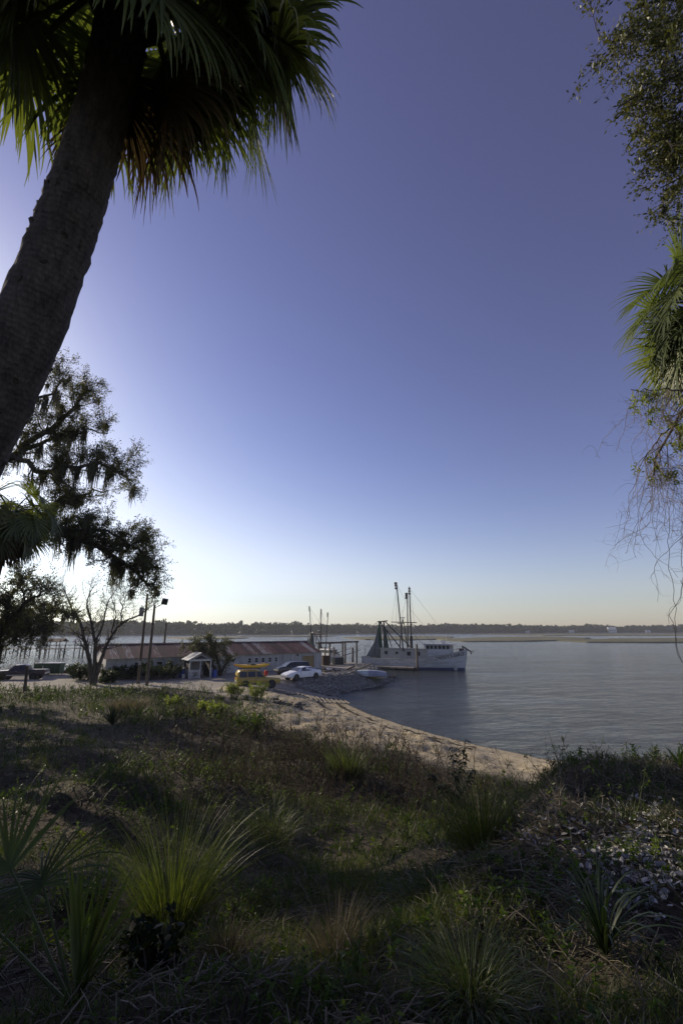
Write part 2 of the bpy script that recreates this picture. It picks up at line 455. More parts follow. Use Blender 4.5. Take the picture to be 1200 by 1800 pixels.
def ground_material():
    m, t, b = new_mat('ground'); N, L = t.nodes, t.links
    geo = N.new('ShaderNodeNewGeometry')
    def noise(sc, det=6, ro=0.6):
        n = N.new('ShaderNodeTexNoise'); n.inputs['Scale'].default_value = sc; n.inputs['Detail'].default_value = det; n.inputs['Roughness'].default_value = ro
        L.new(geo.outputs['Position'], n.inputs['Vector']); return n.outputs['Fac']
    def ramp(f, *st):
        r = N.new('ShaderNodeValToRGB'); e = r.color_ramp.elements
        e[0].position, e[0].color = st[0][0], _c(st[0][1]); e[1].position, e[1].color = st[-1][0], _c(st[-1][1])
        for p, c in st[1:-1]:
            q = e.new(p); q.color = _c(c)
        L.new(f, r.inputs['Fac']); return r.outputs['Color']
    def mix(f, a, c):
        x = N.new('ShaderNodeMix'); x.data_type = 'RGBA'
        L.new(f, x.inputs['Factor']); L.new(a, x.inputs[6]); L.new(c, x.inputs[7]); return x.outputs[2]
    def att(n):
        a = N.new('ShaderNodeAttribute'); a.attribute_name = n; return a.outputs['Fac']
    def fuzzy(f, n, k=0.55):
        a = N.new('ShaderNodeMath'); a.operation = 'MULTIPLY_ADD'; a.inputs[1].default_value = k; a.inputs[2].default_value = -k / 2; L.new(n, a.inputs[0])
        c = N.new('ShaderNodeMath'); c.operation = 'ADD'; c.use_clamp = True; L.new(f, c.inputs[0]); L.new(a.outputs[0], c.inputs[1])
        r = N.new('ShaderNodeMapRange'); r.inputs['From Min'].default_value = 0.3; r.inputs['From Max'].default_value = 0.7; L.new(c.outputs[0], r.inputs['Value']); return r.outputs['Result']
    n1, n2, n3 = noise(0.35), noise(2.6, 8, 0.68), noise(26.0, 6, 0.75)
    gravel = ramp(n2, (0.30, (0.17, 0.155, 0.13)), (0.52, (0.30, 0.275, 0.23)), (0.72, (0.42, 0.38, 0.31)))
    sand = ramp(n2, (0.30, (0.19, 0.155, 0.10)), (0.5, (0.37, 0.31, 0.20)), (0.70, (0.52, 0.45, 0.32)))
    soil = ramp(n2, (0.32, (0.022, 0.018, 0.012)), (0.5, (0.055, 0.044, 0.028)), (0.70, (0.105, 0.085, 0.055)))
    shell = ramp(n3, (0.34, (0.12, 0.115, 0.11)), (0.52, (0.34, 0.33, 0.31)), (0.66, (0.62, 0.60, 0.56)))
    mud = ramp(n2, (0.3, (0.05, 0.045, 0.035)), (0.7, (0.10, 0.09, 0.07)))
    c = mix(fuzzy(att('sand'), n2), gravel, sand)
    c = mix(fuzzy(att('shell'), n2), c, shell)
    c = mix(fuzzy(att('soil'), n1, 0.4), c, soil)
    c = mix(fuzzy(att('wet'), n2, 0.25), c, mud)
    gr = N.new('ShaderNodeMix'); gr.data_type = 'RGBA'; gr.blend_type = 'OVERLAY'; gr.inputs['Factor'].default_value = 0.35
    L.new(c, gr.inputs[6]); L.new(ramp(n3, (0.3, (0.2, 0.2, 0.2)), (0.7, (0.8, 0.8, 0.8))), gr.inputs[7])
    L.new(gr.outputs[2], b.inputs['Base Color'])
    b.inputs['Roughness'].default_value = 0.92; b.inputs['Specular IOR Level'].default_value = 0.2
    bp = N.new('ShaderNodeBump'); bp.inputs['Strength'].default_value = 0.8; bp.inputs['Distance'].default_value = 0.05
    ad = N.new('ShaderNodeMath'); ad.operation = 'MULTIPLY_ADD'; ad.inputs[1].default_value = 0.35; L.new(n3, ad.inputs[0]); L.new(n2, ad.inputs[2])
    L.new(ad.outputs[0], bp.inputs['Height']); L.new(bp.outputs['Normal'], b.inputs['Normal'])
    return m
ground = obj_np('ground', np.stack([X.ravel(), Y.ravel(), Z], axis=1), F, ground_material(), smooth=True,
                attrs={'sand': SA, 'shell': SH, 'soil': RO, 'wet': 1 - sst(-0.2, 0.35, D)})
tag(ground, kind='structure')

# ---- water: one sheet of real ripples near, fine relief in the material
def water_material():
    m, t, b = new_mat('water'); N, L = t.nodes, t.links
    geo = N.new('ShaderNodeNewGeometry')
    def noise(sc, st, det, ro=0.55):
        mp = N.new('ShaderNodeMapping'); mp.inputs['Scale'].default_value = st; mp.inputs['Rotation'].default_value = (0, 0, R(18)); L.new(geo.outputs['Position'], mp.inputs['Vector'])
        n = N.new('ShaderNodeTexNoise'); n.inputs['Scale'].default_value = sc; n.inputs['Detail'].default_value = det; n.inputs['Roughness'].default_value = ro
        L.new(mp.outputs['Vector'], n.inputs['Vector']); return n.outputs['Fac']
    b.inputs['Base Color'].default_value = (0.050, 0.056, 0.050, 1)
    b.inputs['Roughness'].default_value = 0.10; b.inputs['IOR'].default_value = 1.333
    a = noise(1.9, (0.75, 1.6, 1), 6, 0.62); c = noise(0.12, (1, 2.2, 1), 3); big = noise(0.03, (1, 3, 1), 3)
    h = N.new('ShaderNodeMath'); h.operation = 'MULTIPLY_ADD'; h.inputs[1].default_value = 2.2; L.new(c, h.inputs[0]); L.new(a, h.inputs[2])
    bp = N.new('ShaderNodeBump'); bp.inputs['Distance'].default_value = 0.34
    mr = N.new('ShaderNodeMapRange'); mr.inputs['From Min'].default_value = 0.35; mr.inputs['From Max'].default_value = 0.65; mr.inputs['To Min'].default_value = 0.55; mr.inputs['To Max'].default_value = 1.0
    L.new(big, mr.inputs['Value']); L.new(mr.outputs['Result'], bp.inputs['Strength'])
    L.new(h.outputs[0], bp.inputs['Height']); L.new(bp.outputs['Normal'], b.inputs['Normal'])
    return m
wx = steps(-1485, 1485, 0.45, 0.02, 8.0); wy = steps(-590, 1485, 0.35, 0.012, 22.0)
X, Y = np.meshgrid(wx, wy); nx, ny = len(wx), len(wy)
amp = np.clip(1.3 - np.hypot(X, Y) / 90, 0, 1) * sst(-6, 0.5, -shore_dist(X.ravel(), Y.ravel()).reshape(X.shape))
u, v = X * 0.95 + Y * 0.31, -X * 0.31 + Y * 0.95
Zw = amp * 0.045 * (fbm(u * 0.35, v * 1.1, 21, 3) + 0.5 * fbm(u * 0.9, v * 2.1, 25, 2))
idx = np.arange(nx * ny).reshape(ny, nx)
F = np.stack([idx[:-1, :-1], idx[:-1, 1:], idx[1:, 1:], idx[1:, :-1]], axis=-1).reshape(-1, 4)
tag(obj_np('water', np.stack([X.ravel(), Y.ravel(), Zw.ravel()], axis=1), F, water_material(), smooth=True), kind='structure')

# ---- far shore with its wood, marsh islands
M_marsh = pm('marsh_grass', (0.060, 0.058, 0.024), (0.125, 0.112, 0.052), 0.05, 0.95, 0.6, 0.6, c3=(0.09, 0.085, 0.036))
FAR = np.array([(-1400, 330), (-900, 470), (-600, 540), (-330, 590), (-150, 660), (0, 760), (180, 880), (400, 960), (700, 1030), (1050, 1060), (1400, 1040)], dtype=float)
def far_y(x): return np.interp(x, FAR[:, 0], FAR[:, 1])
fx = np.arange(-1400, 1401, 20.0); off = np.array([-6, 0, 8, 40, 380])
V = np.stack([np.stack([fx, np.minimum(far_y(fx) + o + 5 * fbm(fx * 0.02, fx * 0 + o, 3), 1478), np.full_like(fx, z)], axis=1) for o, z in zip(off, (-0.6, 0.3, 1.2, 2.0, 3.0))])
n = len(fx); idx = np.arange(5 * n).reshape(5, n)
F = np.stack([idx[:-1, :-1], idx[:-1, 1:], idx[1:, 1:], idx[1:, :-1]], axis=-1).reshape(-1, 4)
tag(obj_np('far_shore', V.reshape(-1, 3), F, pm('far_bank', (0.10, 0.09, 0.05), (0.2, 0.17, 0.1), 0.05, 0.95)), kind='structure')

def marsh(pts, seed):
    """a low island of marsh grass: ragged outline, grassy top that stands about 0.6 m out of the water"""
    pts = np.array(pts, dtype=float)
    nseg = 160; t = np.linspace(0, len(pts), nseg, endpoint=False); i = t.astype(int); f = (t - i)[:, None]
    f = f * f * (3 - 2 * f)
    P = pts[i % len(pts)] * (1 - f) + pts[(i + 1) % len(pts)] * f
    c = P.mean(axis=0); rr = 1 + 0.10 * fbm(t * 2.1, t * 0 + seed, seed, 4)
    rings = []
    for k, z in ((1.0, -0.3), (0.995, 0.35), (0.97, 0.62), (0.8, 0.7), (0.5, 0.72), (0.2, 0.7), (0.02, 0.7)):
        Q = c + (P - c) * (rr * k)[:, None]
        zz = z + (0.22 * fbm(Q[:, 0] * 0.15, Q[:, 1] * 0.15, seed + 3, 4) if z > 0.3 else 0)
        rings.append(np.column_stack([Q, zz * np.ones(nseg)]))
    V = np.stack(rings); m = len(rings); idx = np.arange(m * nseg).reshape(m, nseg); j = (np.arange(nseg) + 1) % nseg
    F = np.stack([idx[:-1], idx[:-1][:, j], idx[1:][:, j], idx[1:]], axis=-1).reshape(-1, 4)
    return tag(obj_np('marsh', V.reshape(-1, 3), F, M_marsh), kind='structure')
for k, px in enumerate([
        [(600, 1120.5), (680, 1118.5), (770, 1118), (800, 1119.5), (790, 1123), (720, 1124.5), (640, 1124)],
        [(760, 1123), (860, 1120), (960, 1118.6), (1040, 1121), (1030, 1124.5), (920, 1127), (810, 1127)],
        [(960, 1125), (1080, 1122.5), (1300, 1121), (1500, 1122), (1480, 1128), (1250, 1129), (1040, 1128.2)],
        [(830, 1115.2), (960, 1114.2), (1150, 1113.8), (1400, 1114.2), (1380, 1117.2), (1150, 1117.2), (950, 1117)],
        [(285, 1120.5), (350, 1118.7), (420, 1119), (440, 1121), (400, 1122.6), (330, 1123)],
        [(415, 1118.7), (500, 1117.3), (590, 1117.3), (575, 1118.8), (480, 1119.2)]]):
    marsh([at_z(a, b, 0.4).xy for a, b in px], 31 + k * 3)

def far_wood():
    rng = np.random.default_rng(5); Cs, Ls, Vs = [], [], []; Tp, Tr = [], []
    for row in range(4):
        xs = np.arange(-1150, 1150, 5.0) + rng.uniform(-3, 3, len(np.arange(-1150, 1150, 5.0)))
        for x in xs:
            y = float(far_y(x)) + 9 + row * 13 + rng.uniform(-5, 5)
            dist = math.hypot(x, y)
            if y > 1400 or abs(x) > 0.95 * y + 60: continue
            wave = 1 + 0.30 * float(fbm(np.array([x * 0.011]), np.array([2.0]), 8, 3)[0])
            h = (11.0 + 1.3 * row) * wave * rng.uniform(0.86, 1.08) * (1.0 + 0.12 * (x < -150))
            if row == 0: h *= 0.72
            pine = rng.random() < 0.3 and row > 0
            if pine: h *= 1.06
            nl = 8 if not pine else 5
            for k in range(nl):
                cz = h * (rng.uniform(0.08, 0.88) if not pine else rng.uniform(0.55, 0.97)); cr = h * (0.20 if not pine else 0.13) * rng.uniform(0.8, 1.25)
                cx, cy = x + rng.normal(0, h * (0.16 if not pine else 0.08)), y + rng.normal(0, h * 0.12)
                m = 26; q = rng.normal(0, 1, (m, 3)); q = nrm(q) * (rng.random((m, 1)) ** 0.35) * np.array([cr * 1.15, cr, cr * 0.8])
                Cs.append(q + (cx, cy, 1.5 + cz)); Ls.append(np.full(m, 2.6 * cr / 3.0)); Vs.append(np.full(m, np.clip(0.5 + rng.normal(0, 0.22), 0, 1)) + rng.normal(0, 0.06, m))
            Tp.append(np.array([(x, y, 0.5), (x, y, h * 0.45), (x, y, h * 0.85)])); Tr.append((0.3, 0.22, 0.1))
    C = np.concatenate(Cs); L = np.concatenate(Ls); var = np.clip(np.concatenate(Vs), 0, 1)
    V, F = leaves(C, L, L * 0.9, rng)
    V2, F2 = tubes(np.array(Tp), np.array(Tr), 4)
    Vv = np.concatenate([np.repeat(var, 4), np.full(len(V2), 0.0)])
    V, F = merge([(V, F), (V2, F2)])
    # a low fringe of bush closes the wood to the waterline
    return obj_np('far_wood', V, F, leafmat('far_leaves', [(0.020, 0.022, 0.012), (0.035, 0.042, 0.018), (0.055, 0.062, 0.026), (0.085, 0.075, 0.035)], 0.15, 0.8, 0.1), var=Vv)
tag(far_wood(), 'distant belt of trees along the far river bank', 'woodland', kind='stuff')
# ================================================================== BUILDINGS, BOATS, VEHICLES
M = {}
M['white_wall'] = pm('whitewashed_block', (0.27, 0.26, 0.245), (0.46, 0.45, 0.43), 1.2, 0.85, 0.25, 9, stretch=(1, 1, 0.4))
M['trim_white'] = pm('white_trim', (0.45, 0.45, 0.44), (0.60, 0.60, 0.58), 4, 0.6, 0.1)
M['dark'] = pm('dark_opening', (0.012, 0.013, 0.015), (0.03, 0.03, 0.032), 4, 0.6)
M['glass'] = pm('window_glass', (0.02, 0.024, 0.028), (0.035, 0.04, 0.045), 3, 0.08)
M['tan_door'] = pm('tan_door_boards', (0.22, 0.15, 0.065), (0.33, 0.24, 0.11), 6, 0.7, 0.3, stretch=(6, 6, 0.6))
M['grey_door'] = pm('grey_door', (0.30, 0.31, 0.33), (0.42, 0.43, 0.44), 3, 0.6, 0.1)
M['wood'] = pm('weathered_wood', (0.075, 0.060, 0.045), (0.20, 0.165, 0.125), 5, 0.85, 0.5, 30, stretch=(1, 1, 0.15), rand=0.25)
M['deck_wood'] = pm('grey_deck_boards', (0.17, 0.145, 0.11), (0.34, 0.30, 0.24), 5, 0.85, 0.4, 30, rand=0.3)
M['pole_wood'] = pm('creosoted_pole', (0.055, 0.042, 0.030), (0.15, 0.115, 0.08), 4, 0.85, 0.5, 30, stretch=(1, 1, 0.1))
M['grey_metal'] = pm('galvanised_metal', (0.28, 0.29, 0.30), (0.45, 0.46, 0.46), 6, 0.5, 0.1, metal=0.3)
M['black_metal'] = pm('black_metal', (0.015, 0.015, 0.017), (0.035, 0.035, 0.038), 6, 0.5, 0.1)
M['rust_steel'] = pm('rusted_steel', (0.035, 0.028, 0.024), (0.12, 0.065, 0.040), 5, 0.8, 0.3)
M['hull_white'] = pm('chalky_white_hull_paint', (0.36, 0.36, 0.35), (0.56, 0.56, 0.545), 1.0, 0.5, 0.08, 8, stretch=(0.5, 0.5, 2), c3=(0.50, 0.50, 0.49))
M['boot_blue'] = pm('blue_antifouling', (0.030, 0.045, 0.10), (0.05, 0.07, 0.15), 2, 0.6)
M['house_cream'] = pm('cream_boat_paint', (0.30, 0.295, 0.26), (0.42, 0.415, 0.37), 2, 0.55, 0.05)
M['net_green'] = pm('green_shrimp_net', (0.015, 0.045, 0.032), (0.06, 0.13, 0.095), 5, 0.9, 0.5, stretch=(3, 3, 0.4))
M['net_grey'] = pm('grey_shrimp_net', (0.10, 0.115, 0.115), (0.22, 0.23, 0.22), 5, 0.9, 0.5, stretch=(3, 3, 0.4))
M['rope'] = pm('rigging_wire', (0.10, 0.10, 0.10), (0.18, 0.17, 0.16), 5, 0.7)
M['yellow_paint'] = pm('yellow_car_paint', (0.35, 0.25, 0.045), (0.41, 0.30, 0.06), 2, 0.28)
M['white_paint'] = pm('white_car_paint', (0.70, 0.71, 0.73), (0.76, 0.77, 0.78), 2, 0.22)
M['dark_paint'] = pm('charcoal_car_paint', (0.030, 0.032, 0.036), (0.045, 0.047, 0.05), 2, 0.25)
M['plum_paint'] = pm('dull_maroon_paint', (0.040, 0.030, 0.036), (0.055, 0.042, 0.048), 2, 0.3)
M['grey_plastic'] = pm('grey_plastic', (0.08, 0.082, 0.085), (0.11, 0.11, 0.115), 6, 0.6)
M['rubber'] = pm('tyre_rubber', (0.012, 0.012, 0.012), (0.024, 0.023, 0.022), 8, 0.8)
M['rim'] = pm('alloy_rim', (0.42, 0.43, 0.44), (0.55, 0.56, 0.57), 5, 0.35, metal=0.6)
M['lamp_glass'] = pm('headlamp', (0.55, 0.56, 0.56), (0.7, 0.7, 0.68), 9, 0.1)
M['lamp_red'] = pm('tail_lamp', (0.30, 0.015, 0.012), (0.4, 0.03, 0.02), 9, 0.2)
M['kayak_yellow'] = pm('yellow_kayak_plastic', (0.72, 0.42, 0.02), (0.80, 0.52, 0.04), 3, 0.35)
M['kayak_orange'] = pm('orange_yellow_kayak_plastic', (0.75, 0.34, 0.02), (0.80, 0.44, 0.04), 3, 0.35)
M['green_bin'] = pm('green_dumpster_paint', (0.022, 0.055, 0.03), (0.04, 0.085, 0.045), 3, 0.6, 0.1)
M['blue_plastic'] = pm('blue_plastic', (0.03, 0.06, 0.28), (0.05, 0.09, 0.36), 3, 0.5)
M['concrete'] = pm('old_concrete', (0.24, 0.22, 0.18), (0.40, 0.37, 0.31), 2, 0.9, 0.4, 18)
M['teal_paint'] = pm('lit_pale_hull', (0.42, 0.48, 0.47), (0.56, 0.60, 0.58), 3, 0.5)  # bow end of the skiff, its lit look put into the pale paint
M['hull_shade'] = pm('shaded_hull_tint', (0.22, 0.24, 0.30), (0.32, 0.34, 0.40), 3, 0.5)  # rest of the skiff, shade on the hull put into a blue-grey colour
M['olive_tarp'] = pm('pale_olive_hull', (0.26, 0.24, 0.15), (0.40, 0.37, 0.25), 3, 0.7, 0.2)
M['tarp_brown'] = pm('brown_tarp', (0.055, 0.028, 0.022), (0.10, 0.05, 0.038), 3, 0.8, 0.4)
M['ink'] = pm('black_lettering', (0.010, 0.010, 0.012), (0.014, 0.014, 0.016), 3, 0.6)

def roof_material():
    """rusted corrugated sheets: every sheet has its own amount of rust, streaks run down the slope"""
    m, t, b = new_mat('rusty_corrugated_sheet'); N, L = t.nodes, t.links
    tc = N.new('ShaderNodeTexCoord'); oi = N.new('ShaderNodeObjectInfo')
    ad = N.new('ShaderNodeVectorMath'); ad.operation = 'ADD'; sc = N.new('ShaderNodeVectorMath'); sc.operation = 'SCALE'; sc.inputs['Scale'].default_value = 40
    cb = N.new('ShaderNodeCombineXYZ')
    for k in range(3): L.new(oi.outputs['Random'], cb.inputs[k])
    L.new(cb.outputs[0], sc.inputs[0]); L.new(tc.outputs['Object'], ad.inputs[0]); L.new(sc.outputs[0], ad.inputs[1])
    mp = N.new('ShaderNodeMapping'); mp.inputs['Scale'].default_value = (4, 0.55, 1); L.new(ad.outputs[0], mp.inputs['Vector'])
    n1 = N.new('ShaderNodeTexNoise'); n1.inputs['Scale'].default_value = 1.4; n1.inputs['Detail'].default_value = 8; n1.inputs['Roughness'].default_value = 0.7; L.new(mp.outputs[0], n1.inputs['Vector'])
    ma = N.new('ShaderNodeMath'); ma.operation = 'MULTIPLY_ADD'; ma.inputs[1].default_value = 0.62; ma.inputs[2].default_value = -0.13; L.new(oi.outputs['Random'], ma.inputs[0])
    su = N.new('ShaderNodeMath'); su.operation = 'ADD'; L.new(n1.outputs['Fac'], su.inputs[0]); L.new(ma.outputs[0], su.inputs[1])
    cr = N.new('ShaderNodeValToRGB'); e = cr.color_ramp.elements
    e[0].position, e[0].color = 0.30, (0.28, 0.28, 0.28, 1); e[1].position, e[1].color = 0.95, (0.035, 0.013, 0.010, 1)
    for p, c in ((0.40, (0.20, 0.175, 0.165)), (0.50, (0.105, 0.042, 0.030)), (0.72, (0.062, 0.020, 0.014))):
        q = e.new(p); q.color = _c(c)
    L.new(su.outputs[0], cr.inputs['Fac']); L.new(cr.outputs['Color'], b.inputs['Base Color'])
    b.inputs['Roughness'].default_value = 0.7
    return m
M['roof'] = roof_material()

# ---------------------------------------------------------------- long shed
SHED = thing('long_shed', 'long low white shed with rusty corrugated gable roof beside the parking lot', 'shed', (-27.2, 55.3, PLAT), math.atan2(17.1, 24.2))
SL, SWD, SE, SR = 29.6, 8.4, 2.35, 3.75        # length, depth, eave and ridge heights; local x along the front, y to the back
b = MB()
T = 0.2
openings = []
def wall_with_holes(b, L, H, holes, y0, y1):
    """front wall as boxes around rectangular openings"""
    xs = sorted(set([0, L] + [v for h in holes for v in h[:2]]))
    for i in range(len(xs) - 1):
        a, c = xs[i], xs[i + 1]; segs = [(0.0, H)]
        for h in holes:
            if h[0] <= a + 1e-6 and h[1] >= c - 1e-6:
                new = []
                for z0, z1 in segs:
                    if h[2] > z0: new.append((z0, min(z1, h[2])))
                    if h[3] < z1: new.append((max(z0, h[3]), z1))
                segs = [s for s in new if s[1] > s[0] + 1e-4]
        for z0, z1 in segs:
            b.box(((a + c) / 2, (y0 + y1) / 2, (z0 + z1) / 2), (c - a, y1 - y0, z1 - z0))
win5 = [(17.6 + k * 1.02, 18.2 + k * 1.02, 1.15, 1.85) for k in range(5)]
winl = [(3.1, 3.9, 0.95, 1.85), (4.3, 5.0, 0.95, 1.85), (5.6, 6.4, 0.95, 1.85), (7.0, 7.7, 0.9, 1.85), (13.0, 13.8, 1.1, 1.85)]
doors = [(15.3, 16.4, 0.0, 1.75), (26.3, 28.3, 0.0, 1.85)]
wall_with_holes(b, SL, SE, win5 + winl + doors, 0, T)
b.box((SL / 2, SWD - T / 2, SE / 2), (SL, T, SE))
for x in (0, SL - T):
    b.poly([(x, T, 0), (x, SWD - T, 0), (x, SWD - T, SE), (x, SWD / 2, SR - 0.06), (x, T, SE)], T, (1, 0, 0))
b.build('wall', M['white_wall'], SHED)
MB().box((SL / 2, SWD / 2, 0.02), (SL - 0.5, SWD - 0.5, 0.04)).build('floor', M['concrete'], SHED)
for i, (x0, x1, z0, z1) in enumerate(win5 + winl):
    fr = MB()
    for c, s in ((((x0 + x1) / 2, 0.06, z0 + 0.03), (x1 - x0, 0.1, 0.06)), (((x0 + x1) / 2, 0.06, z1 - 0.03), (x1 - x0, 0.1, 0.06)),
                 ((x0 + 0.03, 0.06, (z0 + z1) / 2), (0.06, 0.1, z1 - z0 - 0.12)), ((x1 - 0.03, 0.06, (z0 + z1) / 2), (0.06, 0.1, z1 - z0 - 0.12)),
                 (((x0 + x1) / 2, 0.075, (z0 + z1) / 2), (x1 - x0 - 0.12, 0.04, 0.035))):
        fr.box(c, s)
    w = fr.build('window', M['trim_white'], SHED)
    MB().box(((x0 + x1) / 2, 0.12, (z0 + z1) / 2), (x1 - x0 - 0.06, 0.02, z1 - z0 - 0.06)).build('pane', M['glass'], w)
d = MB().box((15.85, 0.07, 0.875), (1.06, 0.06, 1.72)).build('door', M['grey_door'], SHED)
MB().box((16.25, 0.02, 0.85), (0.05, 0.05, 0.14)).build('handle', M['black_metal'], d)
for k in range(2):
    x0 = 26.32 + k * 0.99
    d = MB()
    for j in range(5): d.box((x0 + 0.1 + j * 0.193, 0.08 + 0.006 * (j % 2), 0.92), (0.186, 0.05, 1.82))
    d = d.build('door', M['tan_door'], SHED); tag(d, 'tan wooden double door leaf')
    for z in (0.35, 1.5): MB().box((x0 + 0.49, 0.035, z), (0.9, 0.03, 0.11)).build('batten', M['tan_door'], d)
for x in np.arange(21.5, 29.5, 0.62):      # vertical board strips on the newer right end
    if not 26.0 < x < 28.5: MB().box((float(x), -0.012, 1.1), (0.05, 0.02, 2.15)).build('wall_batten', M['trim_white'], SHED)
MB().box((25.4, -0.05, 2.0), (0.22, 0.16, 0.24)).build('wall_lamp', M['black_metal'], SHED)
# roof sheets: two courses per slope, one object per sheet
def sheet_mesh(w, l):
    n = 9; vs, fs = [], []
    for j, y in enumerate((0, l)):
        for i in range(n + 1):
            vs.append((w * i / n, y, 0.028 * (i % 2)))
    for i in range(n): fs.append((i, i + 1, n + 2 + i, n + 1 + i))
    me = bpy.data.meshes.new('roof_sheet'); me.from_pydata(vs, [], fs); me.materials.append(M['roof']); return me
slope = math.atan2(SR - SE, SWD / 2); Lr = (SWD / 2 + 0.45) / math.cos(slope)
sm = sheet_mesh(0.83, Lr); ns = int((SL + 0.6) / 0.8)
rr = random.Random(3)
for side in (0, 1):
    for course in (0,):
        for k in range(ns):
            s0 = 0.0
            y = -0.45 + s0 * math.cos(slope); z = SE - 0.45 * math.tan(slope) + s0 * math.sin(slope) + 0.09 + 0.035 * course + 0.004 * (k % 2) + rr.uniform(0, .012)
            x = -0.3 + k * 0.8
            if side == 0:
                link('roof_sheet', sm, SHED, (x, y, z), (slope, 0, rr.uniform(-.006, .006)))
            else:
                link('roof_sheet', sm, SHED, (x + 0.83, SWD - y, z), (slope, 0, math.pi + rr.uniform(-.006, .006)))
MB().bar((-0.32, SWD / 2 - 0.14, SR + 0.10), (SL + 0.3, SWD / 2 - 0.14, SR + 0.10), 0.34, 0.025, up=(0, -0.3, 1)).build('ridge_cap', M['roof'], SHED)
MB().bar((-0.32, SWD / 2 + 0.14, SR + 0.10), (SL + 0.3, SWD / 2 + 0.14, SR + 0.10), 0.34, 0.025, up=(0, 0.3, 1)).build('ridge_cap', M['roof'], SHED)
MB().box((SL / 2, -0.05, SE - 0.02), (SL, 0.06, 0.14)).build('fascia', M['trim_white'], SHED)

# ---------------------------------------------------------------- shop porch in front of the shed
KP = at_z(351, 1192, PLAT)
KRZ = R(-58); KP = KP - Matrix.Rotation(KRZ, 3, 'Z') @ Vector((1.45, 1.3, 0))
K = thing('shop_porch', 'small white gabled porch with grey metal roof standing before the long shed', 'porch', (KP.x, KP.y, PLAT), KRZ)
KW, KD, KE, KR = 2.9, 2.6, 2.15, 2.85          # gable faces right (local +x); local y = depth away from the camera
b = MB()
for x in (-KW / 2 + 0.05, KW / 2 - 0.05):
    for y in (0.05, KD - 0.05):
        MB().box((x, y, KE / 2), (0.11, 0.11, KE)).build('post', M['trim_white'], K)
MB().box((KW / 2 - 0.05, KD / 2, KE / 2), (0.09, 0.09, KE)).build('post', M['trim_white'], K)
MB().box((0, 0.05, 0.48), (KW - 0.22, 0.06, 0.95)).build('knee_wall', M['white_wall'], K)
MB().box((KW / 2 - 0.06, KD * 0.27, 0.48), (0.06, KD / 2 - 0.24, 0.95)).build('knee_wall', M['white_wall'], K)
s = MB()
for q in ([(-0.42, 0.62), (0.30, 0.66), (0.36, 0.60), (-0.30, 0.55)], [(0.30, 0.60), (0.36, 0.55), (-0.12, 0.33), (-0.2, 0.39)], [(-0.2, 0.36), (0.34, 0.40), (0.40, 0.33), (-0.1, 0.29)], [(-0.45, 0.26), (0.1, 0.2), (0.08, 0.15), (-0.42, 0.2)]):
    s.poly([(KW / 2 - 0.025, KD * 0.27 + u * 0.9, v) for u, v in q], 0.004, (1, 0, 0))
s.build('painted_mark', M['ink'], K)
MB().box((0, 0.04, KE - 0.12), (KW, 0.09, 0.16)).build('beam', M['trim_white'], K)
MB().box((KW / 2 - 0.05, KD / 2, KE - 0.12), (0.09, KD - 0.2, 0.16)).build('beam', M['trim_white'], K)
MB().poly([(KW / 2 - 0.02, 0.1, KE), (KW / 2 - 0.02, KD - 0.1, KE), (KW / 2 - 0.02, KD / 2, KR - 0.09)], 0.05, (-1, 0, 0)).build('gable', M['white_wall'], K)
MB().poly([(KW / 2 + 0.035, 0.5, KE + 0.05), (KW / 2 + 0.035, KD - 0.5, KE + 0.05), (KW / 2 + 0.035, KD / 2, KR - 0.24)], 0.03, (-1, 0, 0)).build('gable_vent', M['dark'], K)
MB().box((-0.1, 0.06, 1.45), (KW - 0.5, 0.02, 0.95)).build('screen', M['dark'], K)
MB().box((0, KD - 0.1, 1.1), (KW - 0.2, 0.05, 2.1)).build('back_wall', M['dark'], K)
for sgn, y0 in ((1, -0.3), (-1, KD + 0.3)):
    sl = math.atan2(KR - KE, KD / 2); 
    for k in range(4):
        x = -KW / 2 - 0.1 + k * 0.80
        a = MB().poly([(x, y0, KE - 0.3 * math.tan(sl) + 0.05 + 0.004 * (k % 2)), (x + 0.79, y0, KE - 0.3 * math.tan(sl) + 0.05 + 0.004 * (k % 2)), (x + 0.79, KD / 2, KR + 0.05 + 0.004 * (k % 2)), (x, KD / 2, KR + 0.05 + 0.004 * (k % 2))], 0.02, (0, 0, 1))
        a.build('roof_sheet', M['grey_metal'], K)
def rot_at(o, lx, ly, z=0.0):
    a = o.rotation_euler.z; return (o.location.x + lx * math.cos(a) - ly * math.sin(a), o.location.y + lx * math.sin(a) + ly * math.cos(a), o.location.z + z)
bn = thing('recycling_bin', 'blue plastic bin with white paper notice against the porch wall', 'bin', rot_at(K, -0.2, -0.5), K.rotation_euler.z)
MB().loft([[(-.26, -.26, 0), (.26, -.26, 0), (.26, .26, 0), (-.26, .26, 0)], [(-.31, -.31, .85), (.31, -.31, .85), (.31, .31, .85), (-.31, .31, .85)]]).build('bin_body', M['blue_plastic'], bn)
MB().box((0, 0, .9), (.68, .68, .08)).build('lid', M['blue_plastic'], bn)
MB().poly([(-.06, -.299, .42), (.16, -.299, .42), (.16, -.317, .74), (-.06, -.317, .74)], 0.004, (0, -1, 0)).build('notice', M['trim_white'], bn)
ck = thing('ice_chest', 'low white chest beside the blue bin at the porch', 'ice chest', rot_at(K, 0.6, -0.45), K.rotation_euler.z)
MB().box((0, 0, .2), (.55, .36, .4)).build('chest_body', M['grey_metal'], ck, bevel=.02); MB().box((0, 0, .43), (.58, .39, .06)).build('lid', M['trim_white'], ck, bevel=.015)
dr = thing('blue_drum', 'dark blue drum at the right corner of the porch', 'drum', rot_at(K, 1.3, 3.1), 0)
